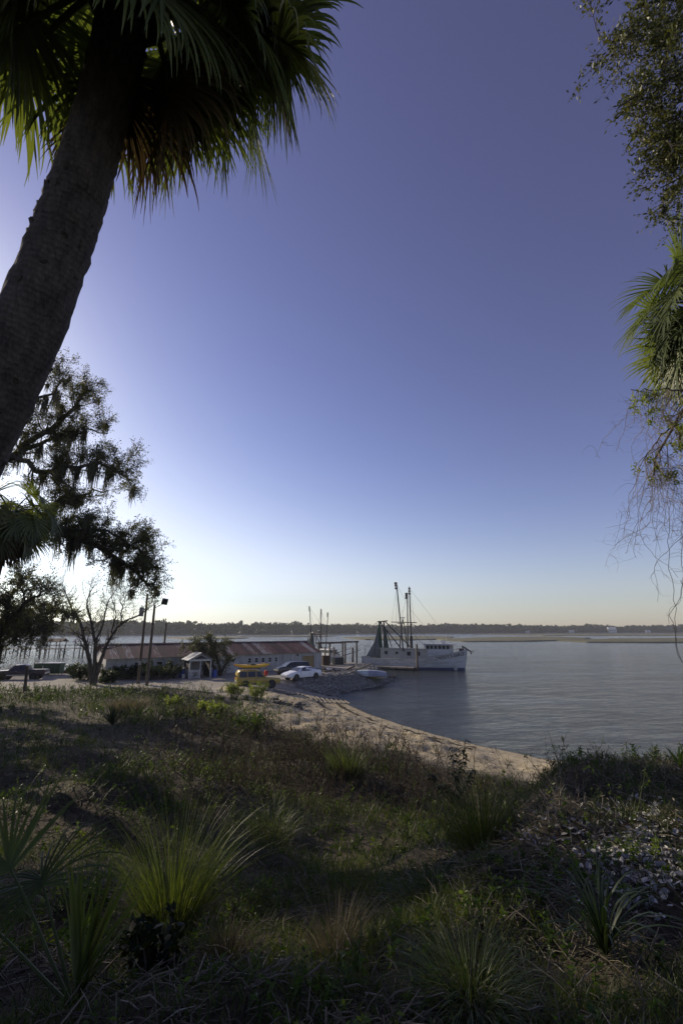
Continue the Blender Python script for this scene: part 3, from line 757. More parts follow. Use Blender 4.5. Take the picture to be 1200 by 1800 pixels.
MB().tube([(0, 0, 0), (0, 0, .28), (0, 0, .3), (0, 0, .58), (0, 0, .6), (0, 0, .88)], [.28, .28, .295, .295, .28, .28], 16).build('drum_body', M['blue_plastic'], dr); MB().tube([(0, 0, .885), (0, 0, .91)], .29, 16).build('drum_rim', M['black_metal'], dr)

# ---------------------------------------------------------------- poles
def pole(px, py, top_y, name, label, r0, r1, group=None):
    p = at_z(px, py, PLAT); 
    g = gz(p.x, p.y)
    h = 1.0
    while True:                                  # height that reaches the wanted elevation
        q = Vector((p.x, p.y, g + h)); dpt = q.y * CP + (q.z - CAM_H) * SP; u = -q.y * SP + (q.z - CAM_H) * CP
        if 900 - 800 * u / dpt < top_y or h > 16: break
        h += 0.05
    o = thing(name, label, 'pole', (p.x, p.y, g - 0.3), 0, group)
    MB().tube([(0, 0, 0), (0, 0, h * .5), (0, 0, h + .3)], [r0, (r0 + r1) / 2, r1], 10).build('pole_shaft', M['pole_wood'], o)
    return o, h + 0.3
def flood(o, h, ang, sx):
    a = MB().tube([(0, 0, h - .35), (sx * .5, -.1, h - .15), (sx * .95, -.15, h + .12)], .035, 6).build('lamp_arm', M['black_metal'], o)
    c = Vector((sx * 1.12, -.2, h + .32)); f = empty('flood_lamp', c, ang, o)
    f.rotation_euler = (R(28), R(8) * sx, ang)
    MB().box((0, 0, 0), (.62, .34, .60)).build('lamp_housing', M['black_metal'], f, bevel=.03)
    MB().box((0, -.182, 0), (.52, .02, .5)).build('lamp_lens', M['glass'], f)
p1, h1 = pole(258, 1205, 1063, 'lamp_pole', 'tall leaning-topped wooden pole with single floodlight on its right arm', .17, .12)
flood(p1, h1, R(25), 1)
p2, h2 = pole(243, 1202, 1044, 'transformer_pole', 'tall wooden utility pole with grey transformer can and floodlight', .16, .11)
flood(p2, h2 - .3, R(-10), 1)
MB().tube([(-.42, -.1, h2 - 2.5), (-.42, -.1, h2 - 1.55), (-.42, -.1, h2 - 1.5)], [.25, .25, .12], 12).build('transformer', M['grey_metal'], p2)
MB().tube([(-.42, -.1, h2 - 1.5), (-.42, -.1, h2 - 1.3)], .04, 6).build('bushing', M['black_metal'], p2); MB().bar((-.42, -.1, h2 - 2.0), (0, 0, h2 - 2.0), .06).build('bracket', M['black_metal'], p2)
MB().box((.0, -.15, 2.4), (.25, .15, .4)).build('meter_box', M['grey_metal'], p2)
bx = at_y(289, 1131, 66)
p3 = thing('piling', 'short bare wooden piling rising behind the long shed roof', 'piling', (bx.x, 78, -1), 0)
tz = at_y(289, 1094, 78).z
MB().tube([(bx.x * 78 / 66 - bx.x, 0, 0), (bx.x * 78 / 66 - bx.x, 0, tz + 1)], [.2, .16], 10).build('pole_shaft', M['pole_wood'], p3)
pp = at_ground(43, 1222)
lp = thing('leaning_post', 'short dark post leaning right at the lot edge near the pickup', 'post', pp, 0)
tp = at_y(48.5, 1171, pp.y) - pp
MB().tube([(0, 0, -.3), tp * .5, tp], [.13, .125, .12], 8).build('post_shaft', M['pole_wood'], lp); MB().tube([tp, tp + Vector((.01, 0, .04))], [.12, .06], 8).build('post_cap', M['pole_wood'], lp)

# ---------------------------------------------------------------- vehicles (local x forward, y left, z up)
def wheel(parent, x, y, r, w, rim='rim'):
    e = empty('wheel', (x, y, r), 0, parent); s = 1 if y > 0 else -1
    pts = [(-w / 2, r * .72), (-w / 2, r * .93), (-w * .36, r), (w * .36, r), (w / 2, r * .93), (w / 2, r * .72)]
    b = MB(); k = 20
    b.loft([[(rr_ * math.cos(2 * math.pi * j / k), yy, rr_ * math.sin(2 * math.pi * j / k)) for j in range(k)] for yy, rr_ in pts], True, False); b.build('tyre', M['rubber'], e)
    b = MB(); yo = s * w * .40
    b.loft([[(rr_ * math.cos(2 * math.pi * j / k), yy, rr_ * math.sin(2 * math.pi * j / k)) for j in range(k)] for yy, rr_ in ((yo, r * .73), (yo, r * .62), (yo - s * .05, r * .58))], True, False)
    for j in range(5):
        a = 2 * math.pi * j / 5; b.bar((0, yo - s * .02, 0), (r * .62 * math.cos(a), yo - s * .02, r * .62 * math.sin(a)), r * .24, .03, up=(0, 1, 0))
    b.build('rim', M[rim], e)
    MB().tube([(0, yo - s * .10, 0), (0, yo - s * .06, 0)], r * .6, 14).build('hub', M['black_metal'], e)
def car(name, label, loc, rz, st, wheels, r, paint, glass, lamps, group=None, rim='rim', sill='grey_plastic', cat='car'):
    """st: stations (x, zbottom, zbelt, ztop, halfwidth belt, halfwidth top); glass: quads in side view"""
    o = thing(name, label, cat, loc, rz, group)
    rings = []
    for x, zb, zl, zt, wb, wt in st:
        pts = [(wb * .80, zb), (wb * .97, zb + .06), (wb * 1.0, (zb + zl) / 2), (wb * .985, zl - .03), (wb * .955, zl + .01), ((wb * .96 + wt) / 2, (zl + zt) / 2 + .005), (wt, zt - .05), (wt * .80, zt - .008), (wt * .4, zt + .006)]
        rings.append([(x, y, z) for y, z in pts] + [(x, -y, z) for y, z in reversed(pts)])
    body = MB().loft(rings).build('body', M[paint], o, smooth=True)
    body.data.polygons.foreach_set('use_smooth', [True] * len(body.data.polygons))
    md = body.modifiers.new('edge', 'EDGE_SPLIT'); md.split_angle = R(38)
    def wy(x, z):
        """half width of the body at x, z in the glass band"""
        for i in range(len(st) - 1):
            if st[i][0] <= x <= st[i + 1][0] or st[i + 1][0] <= x <= st[i][0]:
                t = (x - st[i][0]) / (st[i + 1][0] - st[i][0] + 1e-9); zl, zt, wb, wt = [st[i][j] * (1 - t) + st[i + 1][j] * t for j in (2, 3, 4, 5)]
                a, bb = (zl + .01, wb * .955), (zt - .05, wt); q = min(max((z - a[0]) / max(bb[0] - a[0], .05), 0), 1)
                m = (wb * .96 + wt) / 2
                return (a[1] * (1 - 2 * q) + m * 2 * q) if q < .5 else (m * (2 - 2 * q) + bb[1] * (2 * q - 1))
        return st[0][4]
    for quad in glass['side']:
        for s in (1, -1):
            MB().poly([(x, s * (wy(x, z) + .004), z) for x, z in quad], .014, (0, s, 0)).build('side_window', M['glass'], o)
    for q, nm in ((glass['front'], 'windscreen'), (glass['rear'], 'rear_window')):
        (x0, z0, w0), (x1, z1, w1) = q; n = Vector((z1 - z0, 0, -(x1 - x0))); n = n if (n.x > 0) == (nm == 'windscreen') else -n
        n.normalize(); e = n * .010
        MB().poly([Vector((x0, w0, z0)) + e, Vector((x1, w1, z1)) + e, Vector((x1, -w1, z1)) + e, Vector((x0, -w0, z0)) + e], .012, n).build(nm, M['glass'], o)
    for x in wheels:
        for s in (1, -1):
            wbw = st[len(st) // 2][4]
            MB().tube([(x, s * (wbw - .24), r), (x, s * (wbw + .006), r)], r * 1.2, 20).build('wheel_arch', M['black_metal'], o)
            wheel(o, x, s * (wbw - .075), r, .2, rim)
    xf, xr = st[-1][0], st[0][0]
    for nm, x, z, wd, hh, m, ww in lamps:
        for s in (1, -1):
            MB().box((x, s * wd, z), (.10, ww, hh)).build(nm, M[m], o, bevel=.015)
    zb = st[1][1]
    MB().box((xf - .06, 0, zb + .22), (.2, st[-1][4] * 1.9, .2)).build('front_bumper', M[sill], o, bevel=.03)
    MB().box((xr + .06, 0, zb + .22), (.2, st[0][4] * 1.9, .2)).build('rear_bumper', M[sill], o, bevel=.03)
    wm = max(s_[4] for s_ in st)
    for s in (1, -1):
        MB().box(((wheels[0] + wheels[1]) / 2, s * (wm - .02), zb + .08), (abs(wheels[1] - wheels[0]) - 2.5 * r, .06, .1)).build('sill', M[sill], o)
        MB().box((glass['mirror'], s * (wm + .06), glass['mz']), (.10, .18, .13)).build('mirror', M[paint], o, bevel=.02)
        for x in glass['handles']: MB().box((x, s * (wm + .004), glass['mz'] - .14), (.16, .025, .03)).build('handle', M[sill], o)
        for x in glass['seams']: MB().box((x, s * (wm * .992), (zb + glass['mz']) / 2 + .05), (.012, .035, glass['mz'] - zb - .3)).build('door_seam', M['dark'], o)
    return o
SUV_LOC = (at_z(430, 1206, PLAT) + at_z(468, 1205, PLAT)) / 2; SUV_LOC.y += .85
suv = car('yellow_suv', 'boxy yellow sport utility car carrying kayaks on its roof rack', (SUV_LOC.x, SUV_LOC.y, gz(SUV_LOC.x, SUV_LOC.y)), R(22),
    [(-2.2, .52, .98, 1.0, .80, .78), (-2.18, .42, 1.06, 1.58, .88, .66), (-2.0, .38, 1.08, 1.80, .91, .68), (-.3, .36, 1.08, 1.84, .92, .69), (.10, .36, 1.06, 1.76, .92, .67), (.78, .36, 1.04, 1.10, .92, .80), (1.7, .38, .98, 1.02, .91, .78), (2.2, .42, .90, .94, .87, .74), (2.34, .5, .78, .82, .80, .7)],
    (-1.38, 1.35), .38, 'yellow_paint',
    {'side': [[(-2.0, 1.14), (-1.25, 1.14), (-1.25, 1.66), (-1.95, 1.66)], [(-1.15, 1.14), (-.35, 1.14), (-.35, 1.68), (-1.15, 1.68)], [(-.25, 1.13), (.52, 1.12), (.12, 1.64), (-.25, 1.68)]],
     'front': ((.76, 1.11, .72), (.14, 1.70, .58)), 'rear': ((-2.2, 1.12, .70), (-2.08, 1.68, .58)), 'mirror': .58, 'mz': 1.12, 'handles': (-.95, -.05), 'seams': (-1.2, -.3, .62)},
    [('headlight', 2.26, .76, .60, .17, 'lamp_glass', .3), ('tail_light', -2.16, .98, .80, .32, 'lamp_red', .12)], sill='grey_plastic')
for s in (1, -1):
    MB().tube([(-1.9, s * .60, 1.92), (.2, s * .60, 1.93)], .025, 8).build('roof_rail', M['black_metal'], suv)
    for x in (-1.85, -.8, .15): MB().tube([(x, s * .60, 1.78), (x, s * .60, 1.93)], .02, 6).build('rail_foot', M['black_metal'], suv)
for x in (-1.5, -.1): MB().bar((x, -.66, 1.97), (x, .66, 1.97), .05, .04).build('cross_bar', M['black_metal'], suv)
MB().box((-2.235, .0, .74), (.02, .5, .16)).build('licence_plate', M['trim_white'], suv)
def kayak(name, label, loc, rz, L, W, mat):
    o = thing(name, label, 'kayak', loc, rz, 'kayaks on the yellow car')
    rings = []
    for i in range(15):
        t = i / 14 * 2 - 1; w = W / 2 * (1 - abs(t) ** 2.4) + .012; zk = .18 * abs(t) ** 3
        rings.append([(t * L / 2, w * math.sin(a), zk + .17 + (.17 if math.cos(a) > 0 else .15) * -math.cos(a) * (1 - .45 * abs(t) ** 3)) for a in [2 * math.pi * j / 12 for j in range(12)]])
    MB().loft(rings).build('hull', M[mat], o, smooth=True)
    MB().tube([(0.35 * math.cos(a), .19 * math.sin(a), .335) for a in [2 * math.pi * j / 16 for j in range(17)]], .022, 6).build('cockpit_rim', M['black_metal'], o)
    MB().ellipsoid((0, 0, .318), (.32, .17, .012), 14, 4).build('cockpit', M['dark'], o)
    MB().box((-.22, 0, .37), (.08, .26, .12)).build('seat_back', M['black_metal'], o)
    for x in (-L * .45, L * .45): MB().tube([(x, 0, .34), (x, .03, .38), (x + .06, 0, .34)], .012, 5).build('toggle', M['black_metal'], o)
    return o
kayak('yellow_kayak', 'yellow kayak lashed on the near side of the car roof rack', rot_at(suv, -.55, -.33, 1.99), suv.rotation_euler.z + R(2), 3.5, .6, 'kayak_yellow')
kayak('orange_kayak', 'orange-yellow kayak lashed on the far side of the car roof rack', rot_at(suv, -.75, .36, 1.99), suv.rotation_euler.z - R(2), 3.3, .58, 'kayak_orange')
SED = (at_z(515, 1198, PLAT) + at_z(542, 1193, PLAT)) / 2; SED.y += .6
sed = [(-2.42, .45, .78, .82, .74, .70), (-2.3, .32, .88, .93, .84, .72), (-1.75, .24, .92, .99, .89, .72), (-1.05, .22, .93, 1.33, .90, .58), (-.3, .22, .92, 1.41, .90, .58), (.45, .22, .91, 1.33, .90, .58), (1.2, .22, .90, .96, .90, .74), (1.95, .24, .78, .83, .88, .72), (2.35, .30, .64, .69, .80, .66), (2.47, .36, .55, .58, .70, .58)]
sedg = {'side': [[(-1.45, .98), (-.62, .96), (-.60, 1.33), (-1.0, 1.26)], [(-.54, .96), (.72, .95), (.38, 1.26), (-.02, 1.33), (-.52, 1.34)]], 'front': ((1.16, .965, .68), (.50, 1.30, .54)), 'rear': ((-1.72, .99, .66), (-1.08, 1.30, .54)), 'mirror': .66, 'mz': .96, 'handles': (-.75, .0), 'seams': (-1.2, -.58, .75)}
sedl = [('headlight', 2.30, .62, .55, .11, 'lamp_glass', .34), ('tail_light', -2.36, .78, .58, .12, 'lamp_red', .3), ('fog_light', 2.40, .42, .5, .08, 'lamp_glass', .16)]
white_car = car('white_sedan', 'white rounded sedan parked nose-left on the sandy lot', (SED.x, SED.y, gz(SED.x, SED.y)), R(180 + 42), sed, (-1.45, 1.35), .32, 'white_paint', sedg, sedl, sill='white_paint')
MB().box((2.40, 0, .40), (.06, .6, .08)).build('grille', M['dark'], white_car); MB().box((-2.5, 0, .6), (.02, .4, .14)).build('licence_plate', M['grey_metal'], white_car)
DK = at_z(512, 1186, PLAT)
dark_car = car('dark_wagon', 'dark grey wagon half hidden behind the white sedan', (DK.x, DK.y + .8, gz(DK.x, DK.y + .8)), R(180 + 30), [(-2.2, .5, .98, 1.02, .78, .74), (-2.15, .36, 1.0, 1.38, .86, .62), (-1.9, .3, 1.0, 1.54, .9, .64), (-.4, .28, 1.0, 1.60, .91, .66), (.45, .28, .98, 1.52, .91, .64), (1.25, .28, .98, 1.05, .9, .78), (1.95, .3, .9, .95, .88, .74), (2.25, .38, .74, .78, .8, .68)],
    (-1.4, 1.35), .33, 'dark_paint', {'side': [[(-1.95, 1.06), (-1.1, 1.05), (-1.1, 1.46), (-1.85, 1.44)], [(-1.02, 1.05), (-.15, 1.04), (-.15, 1.48), (-1.02, 1.47)], [(-.07, 1.04), (.85, 1.03), (.5, 1.42), (-.07, 1.48)]], 'front': ((1.22, 1.05, .72), (.5, 1.48, .58)), 'rear': ((-2.17, 1.05, .66), (-1.98, 1.45, .56)), 'mirror': .8, 'mz': 1.04, 'handles': (-.8, .1), 'seams': (-1.06, -.11, .9)},
    [('headlight', 2.15, .74, .6, .13, 'lamp_glass', .3), ('tail_light', -2.15, .95, .78, .3, 'lamp_red', .12)])
TR = at_z(27, 1195, PLAT)
truck = car('pickup_truck', 'dark maroon pickup truck parked nose-left under the trees at the lot edge', (TR.x, TR.y + .9, gz(TR.x, TR.y + .9)), R(180 + 14), [(-2.7, .55, 1.02, 1.05, .86, .82), (-2.65, .48, 1.06, 1.10, .92, .86), (-.8, .45, 1.06, 1.10, .93, .86), (-.72, .45, 1.06, 1.60, .93, .64), (-.45, .44, 1.06, 1.72, .93, .66), (.45, .44, 1.06, 1.70, .93, .66), (1.1, .44, 1.06, 1.13, .93, .82), (2.2, .46, 1.0, 1.06, .92, .8), (2.55, .5, .88, .92, .86, .74)],
    (-1.6, 1.65), .38, 'plum_paint', {'side': [[(-.6, 1.12), (.0, 1.12), (.0, 1.58), (-.5, 1.58)], [(.08, 1.12), (.86, 1.12), (.5, 1.58), (.08, 1.6)]], 'front': ((1.06, 1.14, .74), (.5, 1.64, .60)), 'rear': ((-.74, 1.14, .62), (-.66, 1.52, .56)), 'mirror': .85, 'mz': 1.12, 'handles': (.25,), 'seams': (.04, .9)},
    [('headlight', 2.48, .82, .66, .16, 'lamp_glass', .3), ('tail_light', -2.66, .86, .84, .3, 'lamp_red', .1)], sill='rim', cat='truck')
MB().box((-1.7, 0, 1.115), (1.7, 1.56, .02)).build('cargo_bed', M['dark'], truck)

# dumpsters behind the pickup
for k, (px, lab, m) in enumerate(((63, 'green dumpster with pale notice plate right behind the pickup', 'green_bin'), (80, 'second green dumpster with pale grey lid nearer the water', 'green_bin'))):
    q = at_z(px, 1188, PLAT); o = thing('dumpster', lab, 'dumpster', (q.x, q.y + 1.6, PLAT), R(8), 'green dumpsters at the lot edge')
    MB().loft([[(-.95, -.6, .15), (.95, -.6, .15), (.95, .6, .15), (-.95, .6, .15)], [(-1.0, -.75, 1.35), (1.0, -.75, 1.35), (1.0, .75, 1.35), (-1.0, .75, 1.35)]]).build('bin_body', M[m], o)
    for x in (-.5, .5): MB().box((x, 0, 1.42 + .02 * k), (.98, 1.55, .05)).build('lid', M['black_metal'] if k == 0 else M['grey_metal'], o, bevel=.015)
    for x in (-.6, 0, .6): MB().box((x, -.70, .75), (.07, .10, 1.1)).build('rib', M[m], o)
    for x in (-.8, .8):
        for y in (-.45, .45): MB().tube([(x - .03, y, .08), (x + .03, y, .08)], .08, 10).build('caster', M['black_metal'], o)
    if k == 0: MB().box((.3, -.765, .95), (.5, .01, .42)).build('notice', M['trim_white'], o)

# person in red beyond the car
PQ = at_z(466.5, 1199, PLAT)
def person(loc, rz):
    o = thing('person', 'person in a red top standing beyond the yellow car', 'person', loc, rz)
    me = bpy.data.meshes.new('body'); J = [(0, 0, .95), (0, .01, 1.12), (0, .0, 1.32), (0, -.01, 1.44), (0, .0, 1.50), (0, .02, 1.56), (0, .03, 1.66), (0, .02, 1.73)]
    Rr = [.15, .135, .155, .12, .055, .06, .085, .05]; E = [(i, i + 1) for i in range(7)]
    for s in (1, -1):
        n = len(J); J += [(s * .10, 0, .88), (s * .11, .015, .50), (s * .115, -.01, .10), (s * .125, .14, .03)]; Rr += [.09, .058, .042, .035]; E += [(0, n), (n, n + 1), (n + 1, n + 2), (n + 2, n + 3)]
        n = len(J); J += [(s * .19, 0, 1.41), (s * .25, -.02, 1.14), (s * .24, .10, .93), (s * .235, .14, .86)]; Rr += [.062, .045, .032, .032]; E += [(3, n), (n, n + 1), (n + 1, n + 2), (n + 2, n + 3)]; h = n + 3
        for f, (dx, l) in enumerate(((-.030, .075), (-.010, .085), (.010, .08), (.028, .065))):
            n = len(J); J += [(s * (.235 + dx), .155, .85 - .02), (s * (.235 + dx), .165, .85 - l)]; Rr += [.010, .008]; E += [(h, n), (n, n + 1)]
        n = len(J); J += [(s * .21, .175, .87), (s * .205, .20, .83)]; Rr += [.011, .009]; E += [(h - 1, n), (n, n + 1)]
    me.from_pydata(J, E, [])
    b_ = link('body', me, o); b_.modifiers.new('skin', 'SKIN'); 
    for i, r_ in enumerate(Rr): me.skin_vertices[0].data[i].radius = (r_, r_)
    me.skin_vertices[0].data[0].use_root = True
    ss = b_.modifiers.new('sub', 'SUBSURF'); ss.levels = 1; ss.render_levels = 1
    dg = bpy.context.evaluated_depsgraph_get(); ev = bpy.data.meshes.new_from_object(b_.evaluated_get(dg)); b_.modifiers.clear(); b_.data = ev
    ev.materials.clear()
    for m in (pm('skin', (.42, .24, .16), (.46, .28, .19), 5, .5), pm('red_shirt', (.42, .030, .025), (.55, .05, .04), 6, .8, .2), pm('dark_trousers', (.025, .028, .04), (.04, .042, .055), 8, .8, .2)): ev.materials.append(m)
    for p in ev.polygons:
        c = p.center; p.use_smooth = True
        p.material_index = 2 if c.z < .93 and abs(c.x) < .185 else (1 if 0.93 <= c.z < 1.47 and not (abs(c.x) > .21 and c.z < 1.15) else 0)
    b = MB(); b.ellipsoid((0, -.0, 1.695), (.085, .10, .085), 12, 8); b.build('hair', pm('brown_hair', (.03, .02, .014), (.05, .035, .022), 20, .7), o, smooth=True)
    f = MB(); f.poly([(-.012, .118, 1.65), (.012, .118, 1.65), (.014, .145, 1.615), (-.014, .145, 1.615), (0, .118, 1.605)], .01, (0, 0, -1)); f.build('nose', ev.materials[0], o)
    for s in (1, -1): MB().ellipsoid((s * .032, .112, 1.655), (.012, .008, .007), 8, 4).build('eye', M['ink'], o); MB().ellipsoid((s * .086, .02, 1.645), (.012, .022, .032), 8, 4).build('ear', ev.materials[0], o)
    MB().box((0, .112, 1.585), (.045, .012, .01)).build('mouth', pm('lips', (.35, .13, .11), (.38, .15, .12), 5, .5), o)
    return o
person((PQ.x, PQ.y, gz(PQ.x, PQ.y)), R(155))
# ---------------------------------------------------------------- shrimp trawlers (local x forward, y left, z up from the waterline)
def trawler(name, label, loc, rz, lettering, k=1.0, outrig=True, simple=False):
    o = thing(name, label, 'fishing boat', loc, rz)
    o.scale = (k, k, k)
    S = [(-10.0, 2.35, 2.05, .0), (-8, 2.7, 1.85, -.3), (-5, 2.95, 1.75, -.6), (-2, 3.0, 1.8, -.7), (1, 2.95, 1.98, -.7), (4, 2.65, 2.3, -.7), (6.5, 2.0, 2.72, -.6), (8.4, 1.2, 3.12, -.5), (9.6, .5, 3.42, -.3), (10.25, .06, 3.6, .0)]
    def ring(z0, z1, off=0.0, inner=False):
        out = []
        for x, bmx, sh, keel in S: out.append((x, bmx, sh))
        return out
    rings = []
    for x, w, sh, keel in S:
        flare = .72 if x > 3 else .9
        pts = []
        for f, zz in ((0.0, -.9), (.55 if x < 6 else .25, -.8), (flare, .0), (flare + (1 - flare) * .25, .55), (flare + (1 - flare) * .6, sh * .55), (1.0, sh)):
            xx = x + (0.0 if x < 8 else -(1 - (zz + .9) / (sh + .9)) * (.75 if x > 9 else .3))
            pts.append((xx, w * f, zz))
        rings.append([(a, -b_, c) for a, b_, c in reversed(pts)] + [(a, b_, c) for a, b_, c in pts[1:]])
    hb = MB().loft(rings, False, False); hb.poly(rings[0]); hull = hb.build('hull', M['hull_white'], o, smooth=True)
    hull.modifiers.new('edge', 'EDGE_SPLIT').split_angle = R(50)
    def side(x, z, out=.0):
        """point on the starboard (near) side"""
        xs = [s[0] for s in S]; w = np.interp(x, xs, [s[1] for s in S]); sh = np.interp(x, xs, [s[2] for s in S]); fl = .72 if x > 3 else .9
        fl = np.interp(x, [2, 4], [.9, .72])
        f = np.interp(z, [0, .55, sh * .55, sh], [fl, fl + (1 - fl) * .25, fl + (1 - fl) * .6, 1])
        xx = x + (0 if x < 8 else -(1 - (z + .9) / (sh + .9)) * (np.interp(x, [8, 10.2], [.3, .75])))
        return Vector((xx, -(w * f + out), z))
    xs = np.linspace(-10, 10.1, 30)
    for s in (1, -1):
        b = MB()
        b.loft([[(q.x, q.y * s, q.z) for q in (side(x, -.15, .012), side(x, .42, .012))] for x in xs], False, False); b.build('boot_stripe', M['boot_blue'], o)
        shv = [np.interp(x, [q[0] for q in S], [q[2] for q in S]) for x in xs]
        b = MB(); b.tube([(side(x, h_ - .72, .02).x, side(x, h_ - .72, .02).y * s, h_ - .72) for x, h_ in zip(xs, shv)], .055, 6); b.build('rub_rail', M['hull_white'], o)
        b = MB(); b.tube([(side(x, h_, .0).x, side(x, h_, .0).y * s, h_ + .03) for x, h_ in zip(xs, shv)], .075, 6); b.build('cap_rail', M['house_cream'], o)
    MB().loft([[(q[0], -q[1] * .97, q[2] - .62), (q[0], q[1] * .97, q[2] - .62)] for q in S], False, False).build('deck', M['deck_wood'], o)
    # house amidships and wheelhouse forward
    def cabin(nm, x0, x1, w0, w1, z0, z1, wins, mat, rake=0.0):
        b = MB().loft([[(x0, -w0, z0), (x1, -w1, z0), (x1, w1, z0), (x0, w0, z0)], [(x0, -w0 * .97, z1), (x1 - rake, -w1 * .97, z1), (x1 - rake, w1 * .97, z1), (x0, w0 * .97, z1)]]); c = b.build(nm, M[mat], o, bevel=.03)
        for (a, e, zb, zt) in wins:
            for s in (1, -1):
                w_ = lambda x: (w0 + (w1 - w0) * (x - x0) / (x1 - x0)) * .99 + .012
                wn = MB().poly([(a, s * w_(a), zb), (e, s * w_(e), zb), (e, s * w_(e), zt), (a, s * w_(a), zt)], .02, (0, s, 0)).build('window', M['glass'], c)
        return c
    cabin('deck_house', -6.1, 3.2, 2.15, 2.0, 1.3, 3.62, [(-5.2, -4.6, 2.6, 3.2), (-3.0, -2.5, 2.7, 3.1), (-.7, 0, 2.45, 3.15), (1.0, 1.8, 2.45, 3.15)], 'house_cream')
    MB().loft([[(-6.3, -2.3, 3.62), (3.2, -2.15, 3.62), (3.2, 2.15, 3.62), (-6.3, 2.3, 3.62)], [(-6.3, -2.3, 3.74), (3.2, -2.15, 3.74), (3.2, 2.15, 3.74), (-6.3, 2.3, 3.74)]]).build('house_roof', M['house_cream'], o)
    wh = cabin('wheelhouse', 2.6, 7.5, 1.9, 1.25, 2.0, 4.52, [(3.0 + q * .74, 3.52 + q * .74, 3.72, 4.32) for q in range(6)], 'hull_white', .1)
    for q in range(3): MB().box((7.42, -.75 + q * .75, 4.02), (.06, .55, .6)).build('window', M['glass'], wh)
    MB().loft([[(2.3, -2.15, 4.52), (7.9, -1.55, 4.50), (7.9, 1.55, 4.50), (2.3, 2.15, 4.52)], [(2.3, -2.1, 4.66), (7.9, -1.5, 4.62), (7.9, 1.5, 4.62), (2.3, 2.1, 4.66)]]).build('wheelhouse_roof', M['trim_white'], o)
    MB().box((5.8, .3, 4.85), (.7, .7, .4)).build('radar_base', M['trim_white'], o, bevel=.05); MB().bar((5.2, .3, 5.12), (6.4, .3, 5.12), .12, .1).build('radar_bar', M['trim_white'], o)
    MB().tube([(6.6, -.6, 4.6), (6.6, -.6, 6.6)], .02, 5).build('antenna', M['trim_white'], o)
    # masts and booms
    def spar(nm, a, e, r0, r1, m='black_metal'): return MB().tube([a, (Vector(a) + Vector(e)) / 2, e], [r0, (r0 + r1) / 2, r1], 8).build(nm, M[m], o)
    mm = spar('main_mast', (-.4, 0, 1.3), (-.4, 0, 15.6), .16, .11)
    MB().tube([(-.4, 0, 3.7), (-.4, 0, 6.0)], .30, 10).build('mast_housing', M['black_metal'], mm)
    for z in (15.2, 14.7, 14.2): MB().box((-.4, 0, z), (.36, .36, .26)).build('mast_lamp', M['rust_steel'], mm)
    for z in np.arange(6.5, 14, .55): MB().bar((-.4, -.24, float(z)), (-.4, .24, float(z)), .04).build('rung', M['black_metal'], mm)
    if outrig:
        # outriggers topped up, one leaning aft on each side
        for s in (-1, 1):
            a, e = (Vector((-1.4, -2.2, 3.2)), Vector((-2.1, -2.9, 16.3))) if s < 0 else (Vector((-1.8, 2.2, 3.2)), Vector((-1.75, 2.9, 14.6)))
            q = spar('outrigger', a, e, .15, .10)
            for f, dz in ((.985, .1), (.95, .16), (.91, .14)):
                c = a.lerp(e, f); MB().ellipsoid((c.x - .28, c.y, c.z), (.22, .18, .26), 8, 6).build('block', M['rust_steel'], q)
    spar('spreader', (-4.4, 0, 8.7), (.8, 0, 8.55), .08, .08, 'rust_steel'); spar('cross_tree', (-2.4, -2.2, 8.4), (-2.4, 2.2, 8.4), .07, .07, 'rust_steel')
    for s in (-1, 1):
        spar('a_frame_leg', (-2.0 + .5 * s, s * 1.0, 3.6), (-2.0, s * .25, 9.2), .12, .09)
        spar('net_boom', (-6.4 + .4 * s, s * .6, 8.9), (-1.4 + .6 * s, s * 1.4, 3.6), .11, .11)
        spar('stern_leg', (-4.2, s * 1.8, 1.3), (-6.4, s * .6, 8.9), .09, .08)
    spar('stern_beam', (-7.4, 0, 8.75), (-5.2, 0, 8.95), .10, .10)
    MB().ellipsoid((-2.0, 0, 9.5), (.5, .25, .14), 8, 5).build('mast_light', M['trim_white'], o); spar('whip_antenna', (-2.0, 0, 9.2), (-2.0, 0, 11), .03, .015)
    # rigging
    rig = [((-.4, 0, 15.3), (7.6, 0, 4.6)), ((-2.1, -2.8, 15.8), (-.4, 0, 11.2)), ((-.4, 0, 11.2), (5.0, 0, 4.6)), ((-.4, 0, 8.6), (4.6, -1.2, 4.5)), ((-.4, 0, 6.8), (3.0, -1.0, 3.7)), ((-2.1, -2.8, 15.6), (-4.3, 0, 8.7)), ((-2.1, -2.8, 15.6), (-3.0, -1.9, 3.7)), ((-2.1, -2.8, 15.4), (-2.0, -2.2, 3.7)), ((-.6, 0, 15.0), (-.9, -1.6, 3.7)), ((-.2, 0, 14.6), (.3, 1.8, 3.7)), ((-.5, 0, 15.0), (-2.0, 0, 10.4)), ((-6.6, 0, 8.8), (-9.6, -1.8, 2.2)), ((-6.6, 0, 8.8), (-9.6, 1.8, 2.2)), ((-7.3, 0, 8.7), (-9.9, -.6, 3.0)), ((7.6, 0, 4.5), (10.2, 0, 3.65)), ((6.0, -1.6, 3.6), (9.9, -.3, 3.9))]
    for i, (a, e) in enumerate(rig): MB().tube([a, e], .032 if i in (3, 4) else .02, 4).build('rigging_wire', M['black_metal'] if i in (3, 4) else M['rope'], o)
